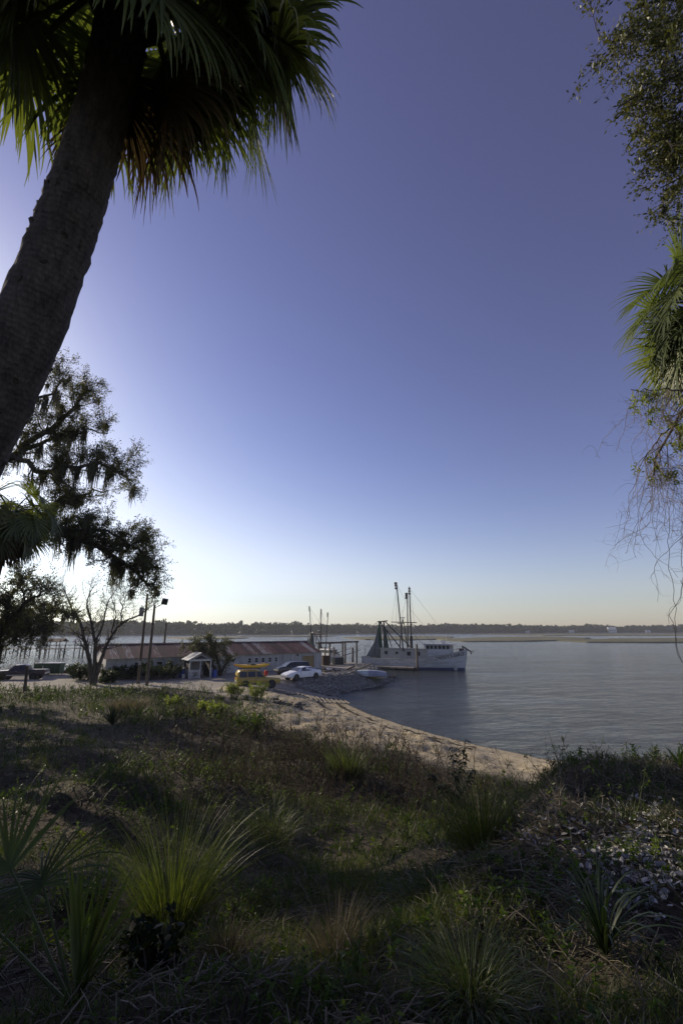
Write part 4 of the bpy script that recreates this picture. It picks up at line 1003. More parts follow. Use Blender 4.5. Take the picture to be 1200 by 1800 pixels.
    # nets: pleated cloth hung from the boom head, several drapes
    def drape(c, z1, z0, r1, r0, pl, m, ph, ecc=1.0, lean=0.0):
        rings = []
        for i in range(13):
            t = i / 12; rad = r1 + (r0 - r1) * t ** 1.3
            rings.append([(c[0] + lean * t + rad * math.cos(a) * (1 + .26 * math.sin(pl * a + ph + t)) * ecc, c[1] + rad * math.sin(a) * (1 + .26 * math.sin(pl * a + ph + t)), z1 + (z0 - z1) * t + .12 * math.sin(3 * a) * t) for a in [2 * math.pi * j / 48 for j in range(48)]])
        MB().loft(rings).build('net', M[m], o, smooth=True)
    drape((-6.7, -.5), 8.8, 1.7, .10, .75, 9, 'net_green', 0, .8)
    drape((-6.1, .2), 8.8, 1.6, .12, .62, 7, 'net_grey', 1, .9, .5)
    drape((-7.1, .3), 8.7, 1.6, .10, .70, 8, 'net_green', 2, 1.0, -.4)
    drape((-6.9, -1.0), 7.6, 1.6, .08, .55, 7, 'net_grey', 3, 1.0, -1.3)
    drape((-5.7, -.6), 8.6, 1.6, .06, .42, 6, 'net_green', 4, 1.0, .7)
    sail = MB().poly([(-6.9, -.9, 6.2), (-9.4, -1.3, 2.1), (-6.6, -1.2, 1.9)], .03, (0, -1, 0)).build('net', M['net_grey'], o)
    for x in (-8.6, -7.6, -4.8): MB().tube([(x, -1.3, 1.3), (x, 1.3, 1.3)], .35, 12).build('winch_drum', M['rust_steel'], o)
    MB().box((-4.2, -1.4, 1.62), (1.4, .9, .7)).build('gear_box', M['rust_steel'], o); MB().box((-5.2, .8, 1.7), (1.2, 1.0, .9)).build('gear_box', M['deck_wood'], o)
    # bow: railing, davit with anchor
    for s in (1, -1):
        pts = [(x, s * np.interp(x, [q[0] for q in S], [q[1] for q in S]) * .95, np.interp(x, [q[0] for q in S], [q[2] for q in S]) + .55) for x in (7.6, 8.4, 9.2, 9.9)]
        MB().tube(pts, .025, 5).build('bow_rail', M['black_metal'], o)
        for q in pts: MB().tube([q, (q[0], q[1], q[2] - .55)], .022, 5).build('stanchion', M['black_metal'], o)
    an = MB().bar((9.3, 0, 4.25), (10.9, 0, 3.25), .20, .22).build('anchor_davit', M['black_metal'], o)
    MB().tube([(10.9, 0, 3.25), (11.5, 0, 3.45)], .06, 6).tube([(10.85, -.42, 2.85), (11.0, 0, 3.15), (10.85, .42, 2.85)], .06, 6).build('anchor', M['black_metal'], an)
    MB().tube([(9.6, 0, 3.5), (9.35, 0, 4.3)], .08, 6).build('davit_post', M['black_metal'], o)
    MB().box((9.2, -.1, 3.55), (.8, .6, .4)).build('windlass', M['rust_steel'], o)
    # fittings along the side
    for x in (-6.9, -2.6): MB().box(tuple(side(x, 1.15 if x < -5 else 1.2, .01)), (.32, .03, .12)).build('scupper', M['dark'], o)
    MB().box(tuple(side(-4.5, 1.2, .015)), (1.3, .02, .7)).build('patch_panel', M['house_cream'], o)
    if lettering:
        cu = bpy.data.curves.new('name_lettering', 'FONT'); cu.body = lettering; cu.size = .78; cu.align_x = 'CENTER'; cu.extrude = .004; cu.space_character = 1.1; cu.offset = .012
        t = bpy.data.objects.new('tmp', cu); COL.objects.link(t); dg = bpy.context.evaluated_depsgraph_get()
        me = bpy.data.meshes.new_from_object(t.evaluated_get(dg)); bpy.data.objects.remove(t)
        for s in (-1, 1):                        # bend the letters on to the flared bow
            m2 = me.copy(); sgn = 1 if s == -1 else -1
            for v in m2.vertices:
                x = 7.25 + sgn * v.co.x * .82; z = np.interp(x, [5, 9.6], [1.78, 2.62]) + v.co.y; p = side(x, float(z), .02 + v.co.z)
                v.co = (x, p.y * (1 if s == -1 else -1), z)
            m2.materials.clear(); m2.materials.append(M['ink']); l = link('name_lettering', m2, o)
    # stern ladder / gallows
    for y in (-1.6, 1.6):
        MB().bar((-9.6, y, 1.4), (-9.6, y, 4.0), .09).build('stern_post', M['trim_white'], o)
    MB().bar((-9.6, -1.6, 4.0), (-9.6, 1.6, 4.0), .09).build('stern_rail', M['trim_white'], o)
    return o
TRW = trawler('shrimp_trawler', 'large white shrimp trawler with green nets and black masts moored at the dock', (14.0, 92.4, 0), R(-25), "DADDY'S GIRLS")
TRW2 = trawler('shrimp_boat', 'smaller white shrimp boat moored behind the timber dock frame', (-4.2, 99, 0), R(-62), None, .74)

def tloc(s, y, z): return rot_at(TRW, s, y, z)
# floating dock alongside, boards one by one
fd = thing('floating_dock', 'low floating dock of pale boards lying along the big trawler', 'dock', tloc(-6.0, -4.6, 0), R(-25))
bd = MB().box((0, 0, 0), (.30, 2.1, .05)).mesh('plank', M['deck_wood'])
for k in range(46): link('plank', bd, fd, (-7.4 + k * .325, 0, .50 + .004 * (k % 3)), (0, 0, random.uniform(-.01, .01)))
for y in (-1.0, 1.0): MB().bar((-7.6, y, .36), (7.5, y, .36), .16, .22).build('stringer', M['wood'], fd)
for x in (-6.5, -3.2, 0, 3.2, 6.5): MB().box((x, 0, .12), (1.6, 1.8, .42)).build('float_drum', M['black_metal'], fd, bevel=.05)
for i, (s, y, top, lab) in enumerate(((1.9, -4.4, 4.6, 'tall bare piling standing before the trawler amidships'), (-11.2, -3.9, 3.8, 'dark piling at the stern of the big trawler'))):
    o = thing('mooring_piling', lab, 'piling', tloc(s, y, -2.2), 0, 'mooring pilings at the trawler')
    MB().tube([(0, 0, 0), (0, 0, 3), (.02, 0, top + 2.2)], [.24, .22, .20], 12).build('pile_shaft', M['wood'], o); MB().tube([(0, 0, 2.2), (0, 0, 2.9)], .245, 12).build('tide_mark', M['rust_steel'], o)

# timber dock with gallows frame
DK0 = Vector((-4.6, 74.2, 0)); 
dk = thing('timber_dock', 'weathered timber dock platform with tall post frame between shed and trawler', 'dock', (-1.6, 80.5, 0), R(36))
for k in range(34):
    link('plank', MB().box((0, 0, 0), (.27, 6.4, .06)).mesh('plank', M['deck_wood']) if k == 0 else dk.children[0].data, dk, (-4.8 + k * .29, 0, 1.62 + .004 * (k % 3)), (0, 0, random.uniform(-.008, .008)))
for y in (-2.8, 0, 2.8): MB().bar((-5, y, 1.44), (5, y, 1.44), .2, .28).build('stringer', M['wood'], dk)
for x in (-4.6, -1.5, 1.6, 4.6):
    for y in (-2.8, 2.8): MB().tube([(x, y, -2), (x, y, 1.7)], .17, 10).build('pile', M['wood'], dk)
def dock_post(px, base_z, top_y, y, r=.15):
    q = at_y(px, 1131, y); top = at_y(px, top_y, y); inv = dk.matrix_basis.inverted()
    a, e = inv @ Vector((q.x, y, base_z)), inv @ Vector((q.x, y, top.z)); MB().tube([a, e], r, 10).build('frame_post', M['wood'], dk); return e
bpy.context.view_layer.update()
A = [dock_post(px, 1.4, ty, yy) for px, ty, yy in ((560.5, 1131.5, 78), (579.5, 1131.5, 79), (602, 1130.5, 80.5), (606.5, 1130, 81), (626.5, 1129.5, 82.5), (571.5, 1137, 84), (587, 1137.5, 85))]
MB().bar(A[0] + Vector((-.4, 0, .1)), A[2] + Vector((.3, 0, .1)), .24, .3).build('frame_beam', M['wood'], dk)
MB().bar(A[3] + Vector((-.7, 0, .14)), A[4] + Vector((.4, 0, .14)), .24, .3).build('frame_beam', M['wood'], dk)
for i, (px, lab, sz, m) in enumerate(((571, 'dark crate stack at the left end of the timber dock', (1.3, 1.0, 1.5), 'rust_steel'), (594, 'long black crab-trap pile under the dock frame', (2.0, 1.1, 1.15), 'black_metal'))):
    q = at_y(px, 1172, 77.5 + i * 1.5); o = thing('crate_stack', lab, 'crates', (q.x, q.y, 1.63), R(30))
    n_ = 3
    for j in range(n_):
        b = MB(); h = sz[2] / n_
        for z in (.02, h - .04): b.box((0, 0, j * h + z + .02), (sz[0], sz[1], .04))
        for u in np.linspace(-.5, .5, 7): b.box((u * sz[0] * .97, -sz[1] * .48, j * h + h / 2), (.03, .03, h - .02)); b.box((u * sz[0] * .97, sz[1] * .48, j * h + h / 2), (.03, .03, h - .02))
        b.box((0, 0, j * h + h * .5), (sz[0] * .86, sz[1] * .8, h * .75)); b.build('crate', M[m], o)
gw = thing('gangway', 'white gangway rail sloping up to the trawler stern', 'gangway', tloc(-12.4, -1.8, 1.7), R(-25))
MB().bar((-3.2, 0, -.1), (1.6, 0, 1.5), .8, .08).build('ramp', M['grey_metal'], gw)
for y in (-.4, .4):
    MB().tube([(-3.2, y, .9), (1.6, y, 2.5)], .05, 6).build('hand_rail', M['trim_white'], gw)
    for t in (0, .33, .66, 1): MB().tube([(-3.2 + 4.8 * t, y, -.1 + 1.6 * t), (-3.2 + 4.8 * t, y, .9 + 1.6 * t)], .04, 6).build('stanchion', M['trim_white'], gw)

# overturned boats on the shell bank
def skiff(name, label, px, py, L, W, H, rz, m1, m2, split=None):
    q = at_ground(px, py); o = thing(name, label, 'boat', (q.x, q.y, q.z + .02), rz, 'overturned boats on the shell bank')
    N = 15
    def ring(t):
        x = (t - .5) * L; w = W / 2 * (1 - .95 * max(0, (t - .35) / .65) ** 2.0) * (.86 + .14 * min(1, t / .3)); h = H * (1 - .5 * max(0, (t - .45) / .55) ** 2.2 - .30 * max(0, (.3 - t) / .3) ** 1.5)
        return [(x, w, .0), (x, w * .97, h * .45), (x, w * .72, h * .92), (x, 0, h), (x, -w * .72, h * .92), (x, -w * .97, h * .45), (x, -w, .0)]
    def part(t0, t1, nm, m):
        b = MB(); rs = [ring(t0 + (t1 - t0) * i / N) for i in range(N + 1)]; b.loft(rs, False, False)
        if t0 == 0: b.poly(rs[0])
        b.build(nm, M[m], o, smooth=False)
    if split: part(0, split, 'hull', m1); part(split, 1, 'bow', m2)
    else: part(0, 1, 'hull', m1)
    MB().tube([(ring(i / 12)[0][0], ring(i / 12)[0][1] + .02, .05) for i in range(13)], .04, 6).tube([(ring(i / 12)[0][0], -ring(i / 12)[0][1] - .02, .05) for i in range(13)], .04, 6).build('gunwale', M['wood'], o)
    MB().bar((-L * .48, 0, H + .02), (L * .3, 0, H * .98), .05, .06).build('keel', M['wood'], o)
    return o
skiff('overturned_skiff', 'pale overturned skiff with lit whitish bow and hull coloured blue-grey for shade on the shell bank', 643, 1189, 5.4, 1.9, .85, R(180 - 12), 'hull_shade', 'teal_paint', .42)
skiff('overturned_dinghy', 'small olive-tan overturned dinghy in front of the larger skiff', 658, 1194, 3.0, 1.5, .62, R(12), 'olive_tarp', 'olive_tarp')
# loose timbers and junk on the bank by the dock
for i, (a, c, w, lab) in enumerate((((568, 1182), (604, 1180), .28, 'long dark timber lying on the bank behind the white sedan'), ((604, 1181), (624, 1172), .22, 'grey timber propped from the bank toward the dock'), ((616, 1184), (652, 1176), .20, 'pale timber sloping behind the overturned skiff'), ((684, 1193), (694, 1191), .3, 'short black timber at the tip of the shell bank'))):
    p, q = at_ground(*a), at_ground(*c) if i != 1 else at_z(*c, 2.2); m_ = (p + q) / 2
    if i == 2: q.z += .6
    o = thing('timber_beam', lab, 'timber', p, 0); MB().bar((0, 0, w / 2), q - p + Vector((0, 0, w / 2)), w).build('beam', M['wood'] if i != 3 else M['rust_steel'], o, bevel=.02)
    MB().box((q - p) * .3 + Vector((0, 0, w * .45)), (w * .8, w * 1.4, w * .5)).build('block', M['wood'], o)
def junk(px, py, lab, name, mats, n, seed, spread=1.0, cat='debris'):
    rg = random.Random(seed); q = at_ground(px, py); o = thing(name, lab, cat, q, rg.uniform(0, 3))
    for k in range(n):
        x, y = rg.gauss(0, spread * .5), rg.gauss(0, spread * .35); b = MB(); s = rg.uniform(.2, .55)
        b.loft([[(x + s * math.cos(a) * rg.uniform(.7, 1.1), y + s * math.sin(a) * rg.uniform(.6, 1), z) for a in [2 * math.pi * j / 7 for j in range(7)]] for z in (-.05, s * .5)] + [[(x + s * .5 * math.cos(a), y + s * .5 * math.sin(a), s * .85) for a in [2 * math.pi * j / 7 for j in range(7)]]])
        b.build('bundle', M[mats[k % len(mats)]], o)
    return o
junk(603, 1180, 'heap of blue and black net bundles on the bank behind the sedan', 'net_heap', ('boot_blue', 'black_metal', 'net_grey'), 9, 4, 2.2)
junk(590, 1181, 'dark rope coil heap left of the blue net bundles', 'rope_heap', ('black_metal', 'rust_steel'), 5, 6, 1.2)
junk(660, 1181, 'dark motor parts heap behind the overturned skiff', 'scrap_heap', ('black_metal', 'rust_steel', 'grey_metal'), 8, 9, 1.6)
junk(574, 1180, 'grey rope and float heap beside the shed corner', 'float_heap', ('net_grey', 'trim_white', 'rust_steel'), 6, 12, 1.2)

# concrete boat ramp with cross ridges
ra, rb = at_z(478, 1221, 1.15), at_z(598, 1228, .03)
M['ramp'] = pm('muddy_concrete', (0.13, 0.115, 0.085), (0.24, 0.21, 0.16), 2, 0.9, 0.4, 18)
rmp = empty('boat_ramp', (0, 0, 0)); tag(rmp, kind='structure')
ra, rb = Vector((-8.2, 48.4, 1.38)), Vector((.9, 50.8, -.12)); dirv = (rb - ra); ln = dirv.length; dirv.normalize(); sd = Vector((-dirv.y, dirv.x, 0)).normalized()
nr = 20; cs = [ra.lerp(rb, k / nr) for k in range(nr + 1)]
def gp(p, lift): return Vector((p.x, p.y, max(gz(p.x, p.y), -.35) + lift))
MB().loft([[gp(c + sd * w_, .03) for w_ in (-1.6, -.8, 0, .8, 1.6)] for c in cs], False, False).build('slab', M['ramp'], rmp)
for c in cs[:-1]: MB().tube([gp(c + sd * w_, .045) for w_ in (-1.58, -.8, 0, .8, 1.58)], .075, 6).build('ramp_ridge', M['ramp'], rmp)

# pier with shelters far left
pier = thing('long_pier', 'long weathered pier on piles crossing the water at far left', 'pier', (-73, 128, 0), R(4))
pk = MB().box((0, 0, 0), (.6, 2.2, .1)).mesh('deck_plank', M['deck_wood'])
for k in range(76): link('deck_plank', pk, pier, (-22 + k * .62, 0, 2.35 + .004 * (k % 3)))
for k in range(10):
    x = -22 + k * 5.0
    for y in (-1.0, 1.0):
        MB().tube([(x, y, -2), (x, y, 2.3)], .15, 8).build('pile', M['wood'], pier); MB().bar((x, y, 2.35), (x, y, 3.2), .09).build('rail_post', M['wood'], pier)
    if k % 2 == 0: MB().bar((x, -1.0, .3), (x + 2.2, -1.0, 2.1), .12).bar((x + 2.2, -1.0, .3), (x, -1.0, 2.1), .12).build('brace', M['wood'], pier)
for y in (-1.0, 1.0):
    for z in (3.2,): MB().bar((-22, y, z), (25, y, z), .06, .08).build('rail', M['wood'], pier)
for px, w, yy, lab in ((94, 5.0, 133, 'low-roofed boat shelter on posts behind the pier'), (152, 4.6, 136, 'pale-roofed boat shelter behind the bare tree stems'), (40, 6.5, 138, 'boat shelter half hidden by the lowest left tree')):
    q = at_y(px, 1135, yy); o = thing('boat_shelter', lab, 'shelter', (q.x, yy, 0), R(6), 'boat shelters by the pier')
    for x in (-w / 2, 0, w / 2):
        for y in (-1.8, 1.8): MB().tube([(x, y, -2), (x, y, 4.6 if x == w / 2 and y < 0 else 4.0)], .13, 8).build('post', M['wood'], o)
    for sg in (1, -1): MB().poly([(-w / 2 - .6, sg * 2.4, 3.9), (w / 2 + .6, sg * 2.4, 3.9), (w / 2 + .6, 0, 4.75), (-w / 2 - .6, 0, 4.75)], .08, (0, 0, 1)).build('roof_slope', M['rust_steel'] if px == 94 else M['grey_metal'], o)
    MB().box((0, 0, 2.0), (w, 3.4, .12)).build('platform', M['deck_wood'], o); MB().bar((-w / 2, -1.8, 2.9), (w / 2, -1.8, 2.9), .1).build('rail', M['wood'], o)
# small things at the left bank
q = at_z(101, 1184, 1.5); o = thing('timber_gate_frame', 'small timber gate frame standing at the water edge', 'frame', (q.x, q.y, gz(q.x, q.y)), R(5))
for x in (-.45, .45): MB().bar((x, 0, 0), (x, 0, 1.15), .14).build('post', M['wood'], o)
MB().bar((-.55, 0, 1.2), (.55, 0, 1.2), .12).build('cross_rail', M['wood'], o)
q = at_z(88, 1185, 1.5); o = thing('bank_post', 'stubby grey post left of the timber gate frame', 'post', (q.x, q.y, gz(q.x, q.y)), 0); MB().tube([(0, 0, -.2), (0, 0, .8)], .12, 8).build('post_shaft', M['wood'], o); MB().tube([(0, 0, .8), (0, 0, .85)], [.12, .05], 8).build('post_cap', M['wood'], o)
q = at_z(125, 1184, 1.5); o = thing('covered_boat', 'small boat under a dark red-brown cover on the left bank', 'boat', (q.x, q.y + .8, gz(q.x, q.y + .8)), R(10))
MB().loft([[(-1.8, -.6, 0), (-1.8, .6, 0), (-1.8, .3, .35), (-1.8, -.3, .35)], [(-1.0, -.85, 0), (-1.0, .85, 0), (-1.0, .35, 1.0), (-1.0, -.35, 1.0)], [(.4, -.9, 0), (.4, .9, 0), (.4, .3, 1.25), (.4, -.3, 1.25)], [(1.3, -.8, 0), (1.3, .8, 0), (1.3, .3, .95), (1.3, -.3, .95)], [(1.8, -.6, 0), (1.8, .6, 0), (1.8, .3, .6), (1.8, -.3, .6)]]).build('cover', M['tarp_brown'], o)
MB().tube([(.6, 0, 1.2), (.95, 0, 2.1)], .05, 6).build('stick_pole', M['wood'], o); MB().box((0, 0, .06), (3.0, 1.3, .12)).build('hull', M['wood'], o)
# a few houses far across the river
for px, w, lab in ((1076, 16, 'white house among trees on the far right shore'), (1004, 10, 'small pale house low on the far shore, left of the white one'), (925, 9, 'tiny pale building on the far shore beyond the trawler bow'), (1140, 11, 'small pale house at the far shore near the right edge')):
    x0 = (px - 600) / 800 * 960; y0 = float(far_y(x0)) ; x0 = (px - 600) / 800 * y0 * CP; y0 = float(far_y(x0)) + 3
    o = thing('waterfront_house', lab, 'house', (x0, y0, 1.2), R(random.uniform(-15, 15)), 'houses on the far shore')
    h = w * .32 + (3 if px == 1076 else 0)
    MB().box((0, 0, h / 2), (w, w * .6, h)).build('wall', M['trim_white'], o)
    MB().poly([(-w / 2, -w * .3, h), (-w / 2, w * .3, h), (-w / 2, 0, h + w * .2)], w, (1, 0, 0)).build('roof', M['grey_metal'] if px != 1076 else M['trim_white'], o)
    for k in range(3): MB().box(((k - 1) * w * .28, -w * .3 - .03, h * .5), (w * .1, .08, h * .3)).build('window', M['glass'], o)
# ================================================================== TREES AND PALMS
L_ = {}
L_['sabal'] = leafmat('palm_leaf', [(0.060, 0.078, 0.040), (0.105, 0.130, 0.060), (0.145, 0.165, 0.065), (0.24, 0.21, 0.06)], 0.34, 0.38, 0.5, (1.6, 1.7, 0.5))
L_['sabal_dead'] = leafmat('dead_palm_leaf', [(0.045, 0.034, 0.020), (0.10, 0.078, 0.045), (0.17, 0.13, 0.07)], 0.22, 0.7, 0.2, (1.3, 1.15, 0.8))
L_['palmetto'] = leafmat('palmetto_leaf', [(0.020, 0.034, 0.012), (0.045, 0.068, 0.018), (0.085, 0.110, 0.026), (0.16, 0.16, 0.05)], 0.42, 0.42, 0.4, (1.6, 1.7, 0.5))
L_['oak'] = leafmat('oak_leaf', [(0.042, 0.046, 0.024), (0.075, 0.080, 0.038), (0.115, 0.116, 0.055), (0.17, 0.16, 0.08)], 0.45, 0.5, 0.3, (1.5, 1.5, 0.6))
L_['olive'] = leafmat('olive_oak_leaf', [(0.036, 0.046, 0.015), (0.064, 0.078, 0.024), (0.100, 0.112, 0.032), (0.15, 0.142, 0.048)], 0.35, 0.45, 0.4, (1.5, 1.35, 0.5))
L_['spring'] = leafmat('young_green_leaf', [(0.12, 0.15, 0.03), (0.20, 0.23, 0.05), (0.30, 0.32, 0.09)], 0.5, 0.5, 0.3, (1.5, 1.6, 0.6))
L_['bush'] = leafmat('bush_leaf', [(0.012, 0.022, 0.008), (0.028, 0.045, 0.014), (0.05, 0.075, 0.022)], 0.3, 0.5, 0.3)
L_['moss'] = leafmat('spanish_moss_strand', [(0.07, 0.07, 0.05), (0.13, 0.13, 0.095), (0.20, 0.195, 0.14)], 0.4, 0.9, 0.1, (1.2, 1.2, 1.0))
M['bark'] = pm('grey_brown_bark', (0.030, 0.025, 0.019), (0.095, 0.080, 0.062), 6, 0.9, 0.8, 22, stretch=(1, 1, 0.35))
M['twig'] = pm('twig_bark', (0.045, 0.036, 0.026), (0.12, 0.095, 0.070), 8, 0.9)
M['pale_twig'] = pm('pale_vine_bark', (0.16, 0.125, 0.085), (0.32, 0.26, 0.18), 8, 0.9)
def palm_bark():
    """grey palm trunk: fine rings across, short dark cracks along"""
    m, t, b = new_mat('palm_bark'); N, L = t.nodes, t.links
    uv = N.new('ShaderNodeAttribute'); uv.attribute_name = 'along'; tc = N.new('ShaderNodeTexCoord')
    mp = N.new('ShaderNodeMapping'); L.new(tc.outputs['Object'], mp.inputs['Vector']); mp.inputs['Scale'].default_value = (1, 1, 0.3)
    n1 = N.new('ShaderNodeTexNoise'); n1.inputs['Scale'].default_value = 16; n1.inputs['Detail'].default_value = 8; n1.inputs['Roughness'].default_value = 0.7; L.new(mp.outputs[0], n1.inputs['Vector'])
    n2 = N.new('ShaderNodeTexVoronoi'); n2.feature = 'DISTANCE_TO_EDGE'; n2.inputs['Scale'].default_value = 34; L.new(mp.outputs[0], n2.inputs['Vector'])
    wv = N.new('ShaderNodeMath'); wv.operation = 'SINE'; mu = N.new('ShaderNodeMath'); mu.operation = 'MULTIPLY_ADD'; mu.inputs[1].default_value = 165.0
    L.new(uv.outputs['Fac'], mu.inputs[0]); nn = N.new('ShaderNodeMath'); nn.operation = 'MULTIPLY'; nn.inputs[1].default_value = 9; L.new(n1.outputs['Fac'], nn.inputs[0]); L.new(nn.outputs[0], mu.inputs[2]); L.new(mu.outputs[0], wv.inputs[0])
    cr = N.new('ShaderNodeValToRGB'); cr.color_ramp.elements[0].position = .32; cr.color_ramp.elements[0].color = (.028, .022, .016, 1); cr.color_ramp.elements[1].position = .70; cr.color_ramp.elements[1].color = (.120, .096, .073, 1)
    L.new(n1.outputs['Fac'], cr.inputs['Fac'])
    ck = N.new('ShaderNodeMapRange'); ck.inputs['From Max'].default_value = .16; ck.inputs['To Min'].default_value = .82; L.new(n2.outputs['Distance'], ck.inputs['Value'])
    mx = N.new('ShaderNodeMix'); mx.data_type = 'RGBA'; mx.blend_type = 'MULTIPLY'; mx.inputs['Factor'].default_value = 1; L.new(cr.outputs['Color'], mx.inputs[6]); L.new(ck.outputs['Result'], mx.inputs[7])
    L.new(mx.outputs[2], b.inputs['Base Color']); b.inputs['Roughness'].default_value = .9
    h = N.new('ShaderNodeMath'); h.operation = 'MULTIPLY_ADD'; h.inputs[1].default_value = .045; L.new(wv.outputs[0], h.inputs[0])
    h2 = N.new('ShaderNodeMath'); h2.operation = 'MULTIPLY_ADD'; h2.inputs[1].default_value = .5; L.new(ck.outputs['Result'], h2.inputs[0]); L.new(n1.outputs['Fac'], h2.inputs[2]); L.new(h2.outputs[0], h.inputs[2])
    bp = N.new('ShaderNodeBump'); bp.inputs['Strength'].default_value = 1; bp.inputs['Distance'].default_value = .03; L.new(h.outputs[0], bp.inputs['Height']); L.new(bp.outputs['Normal'], b.inputs['Normal'])
    return m
M['palm_bark'] = palm_bark()

def frond(root, base, d0, lp, lc, ll, n=44, g=0.10, gl=0.10, wid=0.034, dead=False, rng=RNG, stiff=1.0, mat=None, prad=0.022, spread=1.75, S=7, cup=0.25, vb=0.0):
    """one costapalmate palm leaf: petiole + recurved blade of split leaflets"""
    base = np.asarray(base, dtype=float); d0 = np.asarray(d0, dtype=float)
    pt = grow(base[None], d0[None], [lp], 6, 0.02, (0, 0, -g), rng)[0]
    dl = pt[-1] - pt[-2]
    co = grow(pt[-1][None], dl[None], [lc], 8, 0.02, (0, 0, -g * 2.2), rng)[0]
    T = nrm(np.gradient(co, axis=0)); up = np.array([0, 0, 1.0])
    sref = np.cross(T[0], up); 
    if np.linalg.norm(sref) < 0.2: sref = np.cross(T[0], np.array([0.3, 1, 0]))
    sref = nrm(sref); roll = rng.normal(0, 0.35); nref = np.cross(sref, T[0]); sref = sref * math.cos(roll) + nref * math.sin(roll)
    k = n // 2; u = (np.arange(k) + 0.5) / k
    us = np.concatenate([u, u]); sg = np.concatenate([np.ones(k), -np.ones(k)])
    ti = us * 0.92 * (len(co) - 1); j = np.clip(ti.astype(int), 0, len(co) - 2); f = (ti - j)[:, None]
    p0 = co[j] * (1 - f) + co[j + 1] * f; t0 = nrm(T[j] * (1 - f) + T[j + 1] * f)
    s0 = nrm(sref[None] - t0 * np.sum(sref * t0, axis=1, keepdims=True)); n0 = np.cross(s0, t0)
    ang = spread * (1 - us) ** 0.85 + 0.06 + rng.normal(0, 0.03, n if n % 2 == 0 else n - 1)
    d = t0 * np.cos(ang)[:, None] + s0 * (np.sin(ang) * sg)[:, None] + n0 * (cup * np.sin(ang))[:, None]
    Ll = ll * (0.62 + 0.38 * np.sin(np.pi * np.clip(us * 0.8 + 0.18, 0, 1))) * rng.uniform(0.88, 1.1, len(us))
    P = np.zeros((len(us), S + 1, 3)); P[:, 0] = p0; dd = nrm(d); w = rng.normal(0, 1, (len(us), 3)) * 0.03
    for i in range(S):
        q = (i / S) ** 1.6
        dd = nrm(dd + np.array([0, 0, -1.0]) * (gl * (0.4 + 2.6 * q) / stiff)[..., None] * np.ones((len(us), 1)) + w * (0.4 + q) + rng.normal(0, 0.015, dd.shape)) if hasattr(gl, '__len__') else nrm(dd + np.array([0, 0, -gl * (0.4 + 2.6 * q) / stiff]) + w * (0.4 + q) + rng.normal(0, 0.015, dd.shape))
        P[:, i + 1] = P[:, i] + dd * (Ll / S)[:, None]
    tt = np.linspace(0, 1, S + 1)
    prof = np.interp(tt, [0, .2, .5, .8, 1], [.55, 1.0, .85, .45, .06])
    W = wid * prof[None] * rng.uniform(.85, 1.15, (len(us), 1))
    side = np.cross(np.repeat(n0[:, None], S + 1, 1), nrm(np.gradient(P, axis=1)))
    V, F, per = ribbons(P, W, side, fold=0.32)
    var = np.clip(rng.normal(0.42 + vb, 0.16) + rng.normal(0, 0.07, len(us)), 0, 1)
    var = np.repeat(var, per)
    tipy = np.tile(np.repeat(tt, 3), len(us)); var = np.clip(var + 0.45 * np.clip(tipy - .72, 0, 1) * rng.random(), 0, 1)
    blade = obj_np('frond', V, F, mat or (L_['sabal_dead'] if dead else L_['sabal']), root, var=var)
    pc = np.concatenate([pt, co[1:]])
    rad = np.concatenate([np.linspace(prad * 1.3, prad * .75, len(pt)), np.linspace(prad * .7, prad * .15, len(co) - 1)])
    V, F = tubes(pc[None], rad[None], 5)
    obj_np('petiole', V, F, mat or (L_['sabal_dead'] if dead else L_['sabal']), blade, var=np.full(len(V), .55), smooth=True)
    return blade

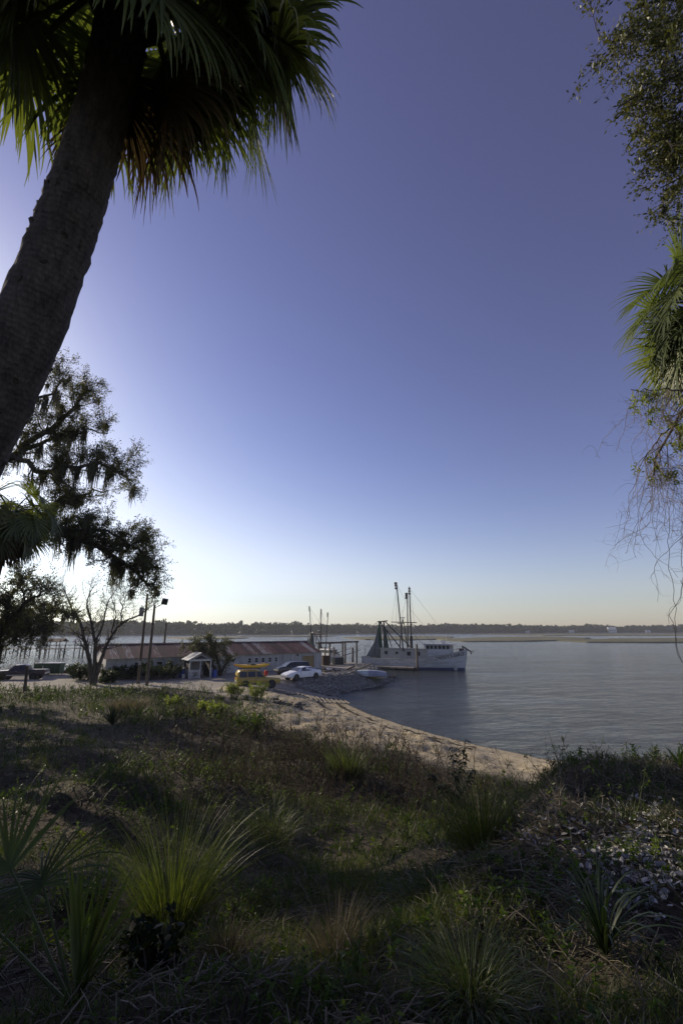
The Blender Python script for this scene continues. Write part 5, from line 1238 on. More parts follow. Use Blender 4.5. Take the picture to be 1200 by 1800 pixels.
def palm(name, label, path, rad, crown_n, lp, lc, ll, seed, dead_n=6, n=44, wid=.034, boots=18, lo=-0.55, g=.085, gl=.10, S=7, only=None, k=28, prad=.022):
    """trunk along path; crown of fronds at its top"""
    rng = np.random.default_rng(seed)
    base = Vector(path[0]); root = thing(name, label, 'palm tree', base)
    P = np.array([np.array(Vector(p) - base) for p in path]); rad = np.array(rad)
    tt = np.linspace(0, 1, len(P)); ts = np.linspace(0, 1, 90)
    C = np.stack([np.interp(ts, tt, P[:, i]) for i in range(3)], axis=1)
    for _ in range(14): C[1:-1] = (C[:-2] + 2 * C[1:-1] + C[2:]) / 4
    r = np.interp(ts, tt, rad)
    # leaf-base scars: slightly uneven outline
    rr_ = r * (1 + .010 * np.sin(ts * 170 + 2 * np.sin(ts * 31)) + rng.normal(0, .013, len(ts)))
    V, F = tubes(C[None], rr_[None], k); V = V + rng.normal(0, .0055, V.shape) * (rad[-1] / .18)
    ln = np.concatenate([[0], np.cumsum(np.linalg.norm(np.diff(C, axis=0), axis=1))])
    obj_np('trunk', V, F, M['palm_bark'], root, smooth=True, attrs={'along': np.repeat(ln, k)})
    top = C[-1]; ax = nrm(C[-1] - C[-8])
    if k > 28:                                   # loose bark flakes and fibre stubs roughen the outline of the near trunk
        for i in range(230):
            q = rng.integers(4, 84); tn_ = nrm(C[q + 1] - C[q - 1]); o1 = nrm(np.cross(tn_, rng.normal(0, 1, 3))); s_ = rng.uniform(.008, .022)
            p0 = C[q] + o1 * (rr_[q] - .004) + tn_ * rng.uniform(-.03, .03); b = MB(); b.bar(Vector(p0), Vector(p0 + tn_ * s_ * rng.uniform(1.0, 2.6) + o1 * s_ * rng.uniform(.2, .9)), s_ * rng.uniform(.8, 2.2), s_ * .5, up=tuple(o1)); b.build('bark_flake', M['palm_bark'], root)
    # old leaf bases under the crown
    for i in range(boots):
        a = i * 2.4; h = -.55 + .5 * i / boots; o1 = nrm(np.cross(ax, [math.cos(a), math.sin(a), .1])); p0 = top + ax * h + o1 * rad[-1] * .9; d = nrm(o1 * .8 + ax * 1.1)
        b = MB(); q0, q1 = Vector(p0), Vector(p0 + d * rng.uniform(.16, .3)); b.bar(q0, q1, .085, .035, up=tuple(o1)); b.build('leaf_base', M['bark'], root)
    for i in range(crown_n + dead_n):
        dead = i >= crown_n
        a = i * 2.39996 + rng.normal(0, .15)
        el = (1.25 + (lo - 1.25) * ((i + .5) / crown_n) ** .8) if not dead else rng.uniform(-1.25, -.8)
        o1 = np.array([math.cos(a), math.sin(a), 0]); d = o1 * math.cos(el) + np.array([0, 0, 1]) * math.sin(el)
        if only is not None and not only(d, dead): continue
        s = rng.uniform(.85, 1.12)
        frond(root, top + ax * (.12 if not dead else -.2) + o1 * rad[-1] * .7, d, lp * s * (.75 if dead else 1), lc * s, ll * s, n, g, gl * (1.6 if dead else 1), wid, dead, rng, S=S, prad=prad)
    return root
# the big leaning palm at left
bp_ = [(-300, 1150, 2.60), (-190, 980, 2.64), (-90, 840, 2.68), (-32, 745, 2.72), (66, 545, 2.84), (108, 425, 2.9), (140, 335, 2.94), (161, 267, 2.97), (190, 165, 3.0), (222, 20, 3.02), (240, -70, 3.04)]
path = [at_depth(*q) for q in bp_]
g0 = path[0] + Vector((-.35, .25, -.9)); path = [Vector((g0.x, g0.y, gz(g0.x, g0.y) - .1))] + path
palm('sabal_palm', 'large leaning palm trunk with drooping fan leaves filling the upper left', path, [.27, .235, .22, .208, .202, .187, .172, .166, .160, .156, .152, .15], 26, .52, .36, .80, 21, dead_n=5, n=60, wid=.027, boots=26, lo=-.70, g=.09, gl=.12, S=9, k=36, only=lambda d, dead: (not dead) or (d[1] > .05 and d[0] > -.2))
BIG = [o for o in bpy.data.objects if o.name == 'sabal_palm'][0]
_r = np.random.default_rng(72); _top = np.array(path[-1] - path[0])
for _d, _k, _dead in (((-.97, .05, .0), 1.5, False), ((-.9, .2, -.35), 1.5, False), ((-.1, -.9, .2), 1.0, False), ((.35, -.8, .1), 1.0, False), ((.15, -.6, -.2), .8, False), ((-.5, -.6, .1), .9, False), ((.95, .25, .25), 1.45, False), ((.9, .45, .45), 1.5, False), ((.85, .15, .0), 1.3, True), ((.75, .7, -.1), 1.15, False), ((.5, .85, -.35), 1.0, False)):
    frond(BIG, _top, nrm(np.array(_d)), .56 * _k, .38, .72, 54, .10, .13, .028, _dead, _r, S=9)
for _h, _ll, _gl in (((150, -60, 2.72), .74, .16), ((290, -35, 2.66), .76, .17), ((390, -10, 2.80), .74, .16), ((470, 20, 2.95), .60, .16), ((55, 10, 2.8), .66, .16), ((235, -75, 2.55), .78, .17), ((340, 40, 3.3), .62, .15)):
    _v = np.array(at_depth(*_h) - path[-1]); frond(BIG, _top, nrm(_v), np.linalg.norm(_v), .30, _ll, 58, .015, _gl, .026, False, _r, S=10, spread=1.9, cup=.35)
# palm at the right edge, its trunk out of frame
c = at_depth(1280, 545, 8.4); gx_, gy_ = c.x + .9, c.y + .5
palm('edge_palm', 'palm reaching in from the right edge with olive fan leaves', [(gx_, gy_, gz(gx_, gy_) - .1), (c.x + .5, c.y + .2, c.z - 3.5), (c.x + .12, c.y, c.z - 1.2), (c.x, c.y, c.z)], [.26, .22, .2, .19], 52, .80, .55, 1.0, 33, dead_n=10, n=50, wid=.04, boots=14, lo=-.8, g=.09, gl=.07)
# mid palm at left
c = at_depth(18, 905, 15.5); 
palm('shaggy_palm', 'dark shaggy palm crown beside the mossy oak at left edge', [(c.x - .9, c.y + .4, gz(c.x - .9, c.y + .4) - .1), (c.x - .3, c.y + .1, c.z - 2.5), (c.x, c.y, c.z)], [.24, .2, .19], 34, .75, .5, .95, 44, dead_n=16, n=40, wid=.045, boots=14, lo=-1.0, g=.12, gl=.11, S=6)

# ---------------------------------------------------------------- broad-leaved trees
def limb_paths(pix, y, dy=0.0):
    """limb drawn as (px, py) at distance y (+dy towards its end) -> points"""
    n = len(pix); return [at_y(px, py, y + dy * i / max(n - 1, 1)) for i, (px, py) in enumerate(pix)]
def resample(pts, n):
    P = np.array([np.array(p) for p in pts]); l = np.concatenate([[0], np.cumsum(np.linalg.norm(np.diff(P, axis=0), axis=1))]); t = np.linspace(0, l[-1], n)
    return np.stack([np.interp(t, l, P[:, i]) for i in range(3)], axis=1)
def tree(root, limbs, rads, rng, n2=90, l2=(1.2, 2.6), n3=700, l3=(.5, 1.2), n4=0, l4=(.2, .5), nleaf=30000, leaf=(.10, .05), leafmat_=None, bark='bark', up2=.05, up3=.04, wig=.16, lo2=.25, clump=.12, twigr=.012, r2=.35, k=7, leaf_on=None, spread=1.0):
    """limbs: list of point lists (world minus root). Adds trunk (limbs), branches, twigs, crown"""
    LP = np.stack([resample(l, 14) for l in limbs]); LP[:, 1:-1] += rng.normal(0, .05 * spread, LP[:, 1:-1].shape)
    LR = np.stack([np.linspace(a, b_, 14) for a, b_ in rads])
    V, F = tubes(LP, LR, 9); obj_np('trunk', V, F, M[bark], root, smooth=True)
    ll = np.array([np.linalg.norm(np.diff(p, axis=0), axis=1).sum() for p in LP]); prob = ll / ll.sum()
    i = rng.choice(len(LP), n2, p=prob); t = (lo2 + (1 - lo2) * rng.random(n2)) * 12.99; j = t.astype(int); f = (t - j)[:, None]
    p2 = LP[i, j] * (1 - f) + LP[i, j + 1] * f; d2 = nrm(LP[i, j + 1] - LP[i, j])
    d = nrm(d2 * .7 + nrm(rng.normal(0, 1, (n2, 3))) * 1.0 + np.array([0, 0, up2 * 4])); R2 = np.interp(t, np.arange(14), np.ones(14)) * 0 + LR[i, j] * r2
    P2 = grow(p2, d, rng.uniform(*l2, n2), 8, wig, (0, 0, up2), rng)
    r2_ = np.maximum(R2, twigr * 1.6)[:, None] * np.linspace(1, .35, 9)[None]
    V, F = tubes(P2, r2_, 5); tag(obj_np('branches', V, F, M[bark], root, smooth=True), kind='stuff')
    p3, t3, _, _ = sample_paths(P2, n3, .2, 1, rng, .7); d = nrm(t3 * .8 + nrm(rng.normal(0, 1, (n3, 3))))
    P3 = grow(p3, d, rng.uniform(*l3, n3), 5, wig * 1.2, (0, 0, up3), rng)
    parts = [tubes(P3, np.linspace(1, .4, 6)[None] * np.full((n3, 1), twigr), 3)]; PL = P3
    if n4:
        p4, t4, _, _ = sample_paths(P3, n4, .15, 1, rng, .8); d = nrm(t4 * .8 + nrm(rng.normal(0, 1, (n4, 3)))); P4 = grow(p4, d, rng.uniform(*l4, n4), 3, wig * 1.3, (0, 0, up3), rng)
        parts.append(tubes(P4, np.linspace(1, .4, 4)[None] * np.full((n4, 1), twigr * .6), 3)); PL = P4
    V, F = merge(parts); tag(obj_np('twigs', V, F, M['twig'] if bark == 'bark' else M[bark], root), kind='stuff')
    if nleaf:
        pl, tl, ip, _ = sample_paths(PL, nleaf, .25, 1, rng, .8)
        if leaf_on is not None:
            ok = leaf_on(pl); pl, tl, ip = pl[ok], tl[ok], ip[ok]
        n = len(pl); pl = pl + rng.normal(0, clump, (n, 3)) * .35
        d = nrm(tl * .5 + rng.normal(0, .7, (n, 3)))
        V, F = leaves(pl, leaf[0] * rng.uniform(.6, 1.25, n), leaf[1] * rng.uniform(.7, 1.2, n), rng, d, flat=.3)
        tone = rng.normal(.42, .16, PL.shape[0])[ip]; var = np.clip(tone + rng.normal(0, .12, n), 0, 1)
        tag(obj_np('crown', V, F, leafmat_, root, var=np.repeat(var, 4)), kind='stuff')
    return LP, P2, P3
def moss_meshes(rng, n=5):
    out = []
    for q in range(n):
        m = 46; st = rng.normal(0, .10, (m, 3)) * (1, 1, .25); st[:, 2] -= np.abs(st[:, 0]) * .5
        P = grow(st, np.tile([[0, 0, -1.0]], (m, 1)) + rng.normal(0, .22, (m, 3)), rng.uniform(.35, 1.0, m) ** 1.3, 8, .16, (0, 0, -.10), rng)
        # strands gather to a point as they hang
        t = np.linspace(0, 1, 9)[None, :, None]; P[:, :, :2] *= (1 - .45 * t)
        W = np.full((m, 9), .026) * np.interp(np.linspace(0, 1, 9), [0, .4, 1], [.9, 1.2, .3])[None] * rng.uniform(.6, 1.6, (m, 1))
        V, F, per = ribbons(P, W, np.repeat(nrm(rng.normal(0, 1, (m, 1, 3))), 9, 1)); out.append(mesh_np('moss', V, F, L_['moss'], var=np.repeat(np.clip(rng.normal(.45, .2, m), 0, 1), per)))
    return out
MOSS = moss_meshes(np.random.default_rng(8))
def hang_moss(root, P, n, rng, s=(.7, 1.8), lo=.2, hi=.95):
    p, _, _, _ = sample_paths(P, n, lo, hi, rng)
    for q in p:
        k = rng.uniform(*s); w = rng.uniform(.6, 1.1) * k ** .5
        link('moss', MOSS[rng.integers(0, len(MOSS))], root, tuple(q), (0, 0, rng.uniform(0, 6)), (w, w, k))

rng = np.random.default_rng(101)
OY = 22.0
base = at_y(-95, 1180, OY); base.z = gz(base.x, base.y) - .1
oak = thing('mossy_live_oak', 'big live oak hung with grey moss, limbs spreading in from the left', 'tree', base)
def W2L(pts): return [p - base for p in pts]
limbs = [W2L([base] + limb_paths([(-90, 1040), (-70, 930)], OY)),
         W2L(limb_paths([(-72, 935), (-10, 915), (80, 925), (150, 950), (215, 985), (262, 1030)], OY, -1.0)),
         W2L(limb_paths([(-72, 935), (-40, 840), (20, 800), (80, 765), (130, 725), (150, 680)], OY, 1.5)),
         W2L(limb_paths([(20, 800), (70, 830), (120, 825), (175, 815), (222, 830)], OY + .5, -1.5)),
         W2L(limb_paths([(40, 790), (90, 770), (140, 758), (190, 762)], OY + .8, 1.0)),
         W2L(limb_paths([(-40, 840), (-10, 760), (40, 715), (90, 690), (112, 664)], OY, -.8)),
         W2L(limb_paths([(80, 925), (140, 930), (190, 935), (240, 965), (268, 985)], OY - .5, -.8)),
         W2L(limb_paths([(60, 922), (105, 880), (150, 868), (190, 862)], OY - .3, .8)),
         W2L(limb_paths([(-72, 935), (-130, 850), (-180, 780), (-200, 720)], OY, 2)),
         W2L(limb_paths([(-72, 935), (-150, 900), (-260, 880)], OY, -3))]
LP, P2, P3 = tree(oak, limbs, [(.62, .45), (.26, .06), (.26, .06), (.15, .04), (.12, .03), (.18, .04), (.10, .03), (.12, .03), (.26, .07), (.26, .07)], rng, n2=460, l2=(.5, 1.5), n3=8000, l3=(.25, .7), nleaf=120000, leaf=(.098, .045), leafmat_=L_['oak'], up2=.06, up3=.03, lo2=.22, clump=.20, twigr=.010, spread=1.5)
hang_moss(oak, LP[1:8], 62, rng, (.8, 2.1)); hang_moss(oak, P2, 90, rng, (.4, 1.1))
# neighbouring oaks out of frame, up-sun, whose shade falls on the bank
def spread_oak(name, label, loc, seed, H, Rc, nleaf):
    r = np.random.default_rng(seed); o = thing(name, label, 'tree', (loc[0], loc[1], gz(loc[0], loc[1]) - .1)); ls, rs = [[Vector((0, 0, 0)), Vector((.1, .1, H * .18)), Vector((0, 0, H * .36))]], [(.5, .36)]
    for i in range(10):
        a = i * 2.4 + r.normal(0, .2); e = r.uniform(.25, 1.0); d = Vector((math.cos(a) * math.cos(e), math.sin(a) * math.cos(e), math.sin(e))); l = Rc * r.uniform(.75, 1.1)
        s = Vector((0, 0, H * (.30 + .06 * (i % 2)))); ls.append([s, s + d * l * .4, s + d * l * .75 + Vector((0, 0, .2)), s + Vector((d.x * l, d.y * l, d.z * l * .9))]); rs.append((.24, .05))
    LP, P2, P3 = tree(o, ls, rs, r, n2=300, l2=(.9, 2.4), n3=3000, l3=(.35, .9), nleaf=nleaf, leaf=(.15, .08), leafmat_=L_['oak'], lo2=.3, twigr=.012)
    hang_moss(o, P2, 40, r, (.6, 1.6)); return o
spread_oak('live_oak', 'live oak behind the big palm, beyond the left edge', (-19.5, 13.0), 7, 15, 7.5, 42000)
spread_oak('live_oak', 'live oak on the near bank, just beyond the left edge', (-13.5, 6.5), 8, 13, 6.5, 42000)
spread_oak('live_oak', 'live oak at the water side of the pickup, beyond the left edge', (-37.5, 39), 12, 15, 6.5, 60000)
spread_oak('live_oak', 'live oak left of the parking lot, beyond the left edge', (-31, 31), 9, 16, 7, 60000)

# rounded green tree low at left
rng = np.random.default_rng(55); base = at_y(0, 1205, 37); base.z = gz(base.x, base.y) - .1
o = thing('round_live_oak', 'rounded olive green oak low at left before the pier', 'tree', base)
lb = lambda *pp, dy=0: [p - base for p in limb_paths(list(pp), 37, dy)]
limbs = [[Vector((-2, 0, 0))] + lb((-10, 1150), (0, 1100)), lb((0, 1100), (20, 1050), (40, 1015)), lb((0, 1105), (45, 1060), (85, 1035), dy=-2), lb((0, 1110), (60, 1085), (105, 1070), (122, 1085), dy=2), lb((-5, 1100), (-40, 1040), (-50, 1000)), lb((0, 1115), (50, 1110), (85, 1105), dy=-3), lb((0, 1120), (30, 1090), (60, 1075), dy=3)]
LP, P2, P3 = tree(o, limbs, [(.4, .3), (.2, .05), (.18, .05), (.16, .04), (.2, .05), (.12, .04), (.12, .04)], rng, n2=260, l2=(.6, 1.7), n3=3000, l3=(.35, .9), nleaf=44000, leaf=(.13, .062), leafmat_=L_['oak'], lo2=.2, twigr=.014)
hang_moss(o, P2, 30, rng, (.8, 2.0))
# bare multi-stemmed tree
rng = np.random.default_rng(66); base = at_y(163, 1204, 50.5); base.z = gz(base.x, base.y) - .1
o = thing('bare_tree', 'leafless many-stemmed tree in front of the left end of the shed', 'tree', base)
lb = lambda *pp, dy=0: [p - base for p in limb_paths(list(pp), 50.5, dy)]
z0 = Vector((0, 0, 0))
limbs = [[z0] + lb((160, 1175), (150, 1130), (140, 1090), (122, 1060), (112, 1035)), [z0] + lb((168, 1172), (168, 1130), (160, 1095), (152, 1060), (165, 1030), dy=1), [z0 + Vector((.15, 0, 0))] + lb((176, 1160), (195, 1120), (212, 1096), (235, 1085), (262, 1070), dy=-1), lb((140, 1090), (128, 1080), (108, 1072), dy=-1), lb((168, 1130), (182, 1095), (190, 1060), (205, 1035), dy=1.5), lb((212, 1096), (216, 1070), (222, 1045), dy=1), lb((195, 1120), (205, 1075), (196, 1050), dy=-1.5), lb((150, 1130), (130, 1110), (112, 1100), dy=1)]
LP, P2, P3 = tree(o, limbs, [(.26, .04), (.25, .04), (.24, .04), (.10, .03), (.12, .03), (.09, .03), (.09, .03), (.08, .03)], rng, n2=130, l2=(.8, 2.2), n3=900, l3=(.5, 1.3), n4=1600, l4=(.25, .6), nleaf=900, leaf=(.14, .08), leafmat_=L_['oak'], up2=.08, up3=.06, lo2=.3, twigr=.016)
# half-leafed crooked tree before the shed
rng = np.random.default_rng(77); base = at_y(388, 1189, 60.5); base.z = PLAT - .05
o = thing('crooked_tree', 'crooked small tree with yellowish leaves between the porch and the car', 'tree', base)
lb = lambda *pp, dy=0: [p - base for p in limb_paths(list(pp), 60.5, dy)]
limbs = [[z0] + lb((380, 1178), (372, 1165), (362, 1150), (355, 1138)), [z0] + lb((388, 1176), (382, 1158), (372, 1140), (366, 1125), dy=.6), [z0] + lb((394, 1172), (402, 1160), (398, 1146), dy=-.5), lb((372, 1165), (355, 1150), (335, 1142), (325, 1148), dy=-.8), lb((372, 1140), (385, 1132), (395, 1134), dy=.8), lb((362, 1150), (350, 1135), (340, 1130), dy=.5)]
tree(o, limbs, [(.24, .06), (.24, .05), (.2, .05), (.12, .03), (.1, .03), (.1, .03)], rng, n2=140, l2=(.5, 1.4), n3=1300, l3=(.3, .8), nleaf=8000, leaf=(.16, .09), leafmat_=L_['olive'], lo2=.35, twigr=.014)

# right: oak branches with olive leaves coming in at the top
rng = np.random.default_rng(88); c = at_depth(1420, 330, 5.6); base = Vector((c.x + .6, c.y + .6, 0)); base.z = gz(base.x, base.y) - .1
o = thing('leaning_oak', 'oak leaning in at the upper right with small olive leaves', 'tree', base)
D_ = lambda *pp: [at_depth(*q) - base for q in pp]
limbs = [[z0] + D_((1440, 700, 5.6), (1410, 330, 5.5), (1380, 120, 5.4), (1340, -60, 5.3)), D_((1380, 120, 5.4), (1260, 100, 5.2), (1190, 85, 5.1), (1120, 60, 5.1), (1060, 75, 5.0)), D_((1405, 300, 5.5), (1290, 150, 5.1), (1200, 130, 5.0), (1130, 160, 4.9), (1085, 190, 4.9)), D_((1340, -60, 5.3), (1260, -20, 5.2), (1180, 0, 5.1), (1120, 10, 5.1)), D_((1410, 330, 5.5), (1290, 240, 5.3), (1210, 230, 5.2), (1150, 250, 5.1)), D_((1410, 340, 5.5), (1280, 290, 5.4), (1200, 310, 5.4), (1160, 330, 5.3)), D_((1280, 150, 5.2), (1210, 190, 5.2), (1170, 210, 5.1))]
tree(o, limbs, [(.2, .12), (.022, .007), (.022, .007), (.022, .007), (.02, .006), (.018, .006), (.014, .006)], rng, n2=260, l2=(.2, .6), n3=3000, l3=(.10, .30), nleaf=32000, leaf=(.052, .021), leafmat_=L_['olive'], up2=-.03, up3=-.02, lo2=.38, clump=.05, twigr=.0028, spread=.25)
# right: nearly bare branch trailing vines, a few fresh leaves
rng = np.random.default_rng(99); base = Vector((7.2, 6.3, 0)); base.z = gz(7.2, 6.3) - .1
o = thing('vine_hung_tree', 'bare drooping branch trailing tangled vines at the right edge over the water', 'tree', base)
limbs = [[z0] + D_((1500, 900, 6.4), (1426, 640, 6.3), (1366, 560, 6.2)), D_((1371, 570, 6.2), (1266, 650, 6.0), (1211, 705, 5.9), (1184, 748, 5.9), (1156, 800, 5.9), (1148, 835, 5.8)), D_((1211, 690, 5.9), (1176, 685, 5.9), (1136, 685, 5.9), (1108, 685, 5.9)), D_((1186, 745, 5.9), (1201, 790, 5.9), (1209, 870, 5.9), (1216, 930, 5.9), (1222, 960, 5.9)), D_((1191, 740, 5.9), (1166, 760, 6.0), (1141, 790, 6.0), (1126, 815, 6.0)), D_((1266, 650, 6.0), (1226, 720, 6.1), (1241, 800, 6.1))]
limbs = [limbs[0]] + [[p - Vector((0, 0, 0)) for p in l] for l in limbs[1:]]
def fresh(p):
    P = p + np.array(base); z = P[:, 2] - CAM_H; dpt = P[:, 1] * CP + z * SP; py = 900 - 800 * (-P[:, 1] * SP + z * CP) / dpt
    return (py < 850) & (rng.random(len(P)) < np.where(py < 700, 1, .55))
LP, P2, P3 = tree(o, limbs, [(.16, .08), (.035, .010), (.012, .004), (.016, .006), (.012, .004), (.02, .008)], rng, n2=80, l2=(.15, .5), n3=420, l3=(.1, .3), n4=700, l4=(.05, .15), nleaf=9000, leaf=(.055, .02), leafmat_=L_['spring'], up2=-.10, up3=-.03, lo2=.35, clump=.04, twigr=.0022, spread=.25, bark='twig', leaf_on=fresh)
NV = 110; st, _, _, _ = sample_paths(LP[1:], NV, .35, 1, rng)
V1 = grow(st, np.tile([[0, 0, -1.0]], (NV, 1)) + rng.normal(0, .25, (NV, 3)), rng.uniform(.45, 1.65, NV), 26, .19, (0, 0, -.09), rng)
p, t, _, _ = sample_paths(V1, 1300, .25, 1, rng); V2 = grow(p, nrm(rng.normal(0, 1, (1300, 3)) + (0, 0, -.3)), rng.uniform(.08, .42, 1300), 9, .32, (0, 0, -.03), rng)
V, F = merge([tubes(V1, np.linspace(1, .5, 27)[None] * rng.uniform(.002, .0045, (NV, 1)), 4), tubes(V2, np.linspace(1, .5, 10)[None] * rng.uniform(.0012, .0022, (1300, 1)), 3)])
tag(obj_np('vines', V, F, M['pale_twig'], o), kind='stuff')
lv = np.stack([resample(D_((1171, 800, 5.9), (1176, 900, 5.9), (1176, 1000, 5.9), (1184, 1040, 5.9), (1186, 1100, 5.9), (1189, 1140, 5.9), (1206, 1185, 5.9)), 24), resample(D_((1206, 850, 5.9), (1196, 980, 5.9), (1198, 1050, 5.9), (1176, 1075, 5.9), (1188, 1120, 5.9), (1198, 1165, 5.9)), 24), resample(D_((1194, 1020, 6), (1216, 1070, 6), (1231, 1110, 6)), 24)]); lv[:, 1:-1] += rng.normal(0, .012, lv[:, 1:-1].shape)
V, F = tubes(lv, np.full((3, 24), .0036), 4); tag(obj_np('vines', V, F, M['pale_twig'], o), kind='stuff')
# ================================================================== GROUND PLANTS
L_['grass'] = leafmat('green_grass', [(0.019, 0.031, 0.010), (0.041, 0.061, 0.019), (0.076, 0.094, 0.030), (0.16, 0.145, 0.065)], 0.33, 0.5, 0.3, (1.6, 1.7, 0.5))
L_['tussock'] = leafmat('tussock_grass', [(0.028, 0.045, 0.016), (0.062, 0.085, 0.028), (0.11, 0.13, 0.045), (0.24, 0.22, 0.11)], 0.36, 0.45, 0.4, (1.7, 1.8, 0.5))
L_['dry'] = leafmat('dry_grass', [(0.055, 0.046, 0.028), (0.13, 0.11, 0.068), (0.24, 0.205, 0.135)], 0.25, 0.7, 0.2, (1.2, 1.15, 0.9))
L_['straw'] = leafmat('dead_straw', [(0.035, 0.028, 0.020), (0.10, 0.085, 0.062), (0.20, 0.175, 0.13), (0.32, 0.29, 0.23)], 0.0, 0.8, 0.2)
L_['weed'] = leafmat('weed_leaf', [(0.018, 0.034, 0.010), (0.040, 0.070, 0.018), (0.080, 0.115, 0.028), (0.13, 0.15, 0.04)], 0.4, 0.5, 0.3, (1.5, 1.6, 0.5))
L_['brush'] = leafmat('reddish_brush_stem', [(0.028, 0.021, 0.014), (0.066, 0.050, 0.033), (0.115, 0.092, 0.060)], 0.1, 0.8, 0.2)
L_['shell'] = leafmat('oyster_shell', [(0.14, 0.13, 0.12), (0.32, 0.31, 0.29), (0.55, 0.54, 0.51)], 0.0, 0.6, 0.4)
L_['strap'] = leafmat('strap_leaf', [(0.010, 0.020, 0.009), (0.022, 0.038, 0.015), (0.042, 0.060, 0.024)], 0.25, 0.5, 0.3)
L_['dark_leaf'] = leafmat('glossy_dark_leaf', [(0.006, 0.010, 0.005), (0.013, 0.020, 0.008), (0.022, 0.034, 0.012)], 0.2, 0.55, 0.2)

def scatter(n, y0, y1, rng, wide=.98, pad=1.5, power=1.0):
    """points in the view wedge, about even on the picture"""
    y = y0 * (y1 / y0) ** rng.random(n); x = rng.uniform(-1, 1, n) * (wide * y + pad)
    return x, y
def zone(x, y):
    return zones(x, y)
def blades(x, y, h, w, lean, rng, S=4, curve=.35, z=None, dirs=None):
    n = len(x); z = gza(x, y) if z is None else z
    a = rng.uniform(0, 2 * np.pi, n); d = np.stack([np.cos(a) * lean, np.sin(a) * lean, np.ones(n)], axis=1) if dirs is None else dirs
    P = np.zeros((n, S + 1, 3)); P[:, 0] = np.stack([x, y, z - .01], axis=1); dd = nrm(d); hz = nrm(np.stack([dd[:, 0] + 1e-4, dd[:, 1], np.zeros(n)], axis=1))
    for i in range(S):
        P[:, i + 1] = P[:, i] + dd * (h / S)[:, None]
        dd = nrm(dd + hz * (curve * (i + 1) / S) * rng.uniform(.4, 1.5, (n, 1)) + np.array([0, 0, -.10]) * curve * (i + 1))
    W = w[:, None] * np.interp(np.linspace(0, 1, S + 1), [0, .3, 1], [.8, 1, .08])[None]
    b = rng.uniform(0, np.pi, n); side = np.repeat(np.stack([np.cos(b), np.sin(b), np.zeros(n)], axis=1)[:, None], S + 1, 1)
    return ribbons(P, W, side)
def pxy(x, y, z):
    zz = z - CAM_H; d = y * CP + zz * SP
    return 600 + 800 * x / d, 900 - 800 * (-y * SP + zz * CP) / d
rng = np.random.default_rng(500)
# green patches of short grass
x, y = scatter(190000, 1.7, 46, rng); z, d, veg, sa, sh = zone(x, y)
patch = fbm(x * .55, y * .55, 40, 4) + .35 * fbm(x * 2.2, y * 2.2, 44, 2)
px_, py_ = pxy(x, y, z)
bare = np.exp(-(((px_ - 230) / 260) ** 2 + ((py_ - 1330) / 70) ** 2))          # bare soil bank at left
keep = (veg > .5) & (rng.random(len(x)) < np.clip(.46 + 1.25 * patch - .30 * bare, .06, 1))
x, y, z, patch = x[keep], y[keep], z[keep], patch[keep]; n = len(x)
h = (.05 + .012 * np.minimum(y, 22)) * rng.uniform(.5, 1.7, n) * (1 + .5 * np.clip(patch, 0, 1)); w = (.0032 + .00075 * y) * rng.uniform(.7, 1.3, n)
V, F, per = blades(x, y, h, w, rng.uniform(.15, .8, n), rng, S=3, z=z)
var = np.clip(.30 + .5 * patch + rng.normal(0, .16, n), 0, 1)
tag(obj_np('grass', V, F, L_['grass'], var=np.repeat(var, per)), 'short green grass growing in patches over the bank', 'grass', kind='stuff')
# dry straw and bark litter lying on the bank
x, y = scatter(62000, 1.7, 30, rng); z, d, veg, sa, sh = zone(x, y); lit = fbm(x * .8 + 9, y * .8, 60, 3); keep = (veg > .6) & (rng.random(len(x)) < np.clip(.5 + 1.1 * lit, .08, 1)); x, y, z = x[keep], y[keep], z[keep]; n = len(x)
a = rng.uniform(0, 2 * np.pi, n); dv = np.stack([np.cos(a), np.sin(a), rng.normal(0, .22, n)], axis=1); ln_ = rng.uniform(.04, .22, n) * (1 + y * .03)
P = np.stack([np.stack([x, y, z + rng.uniform(.002, .03, n)], axis=1) + dv * (ln_ * t)[:, None] + np.array([0, 0, .02]) * (t * (1 - t) * 4) * ln_[:, None] * 3 for t in (0, .5, 1)], axis=1)
P[:, :, 2] = np.maximum(P[:, :, 2], gza(P[:, :, 0].ravel(), P[:, :, 1].ravel()).reshape(n, 3) + .004)
W = ((.0028 + .0007 * y) * rng.uniform(.6, 1.8, n))[:, None] * np.array([[.8, 1, .6]])
V, F = tubes(P, W * .6, 3); var = np.clip(rng.normal(.38, .22, n), 0, 1)
tag(obj_np('straw_litter', V, F, L_['straw'], var=np.repeat(var, 9)), 'dead straw and bark litter lying over the bank', 'litter', kind='stuff')
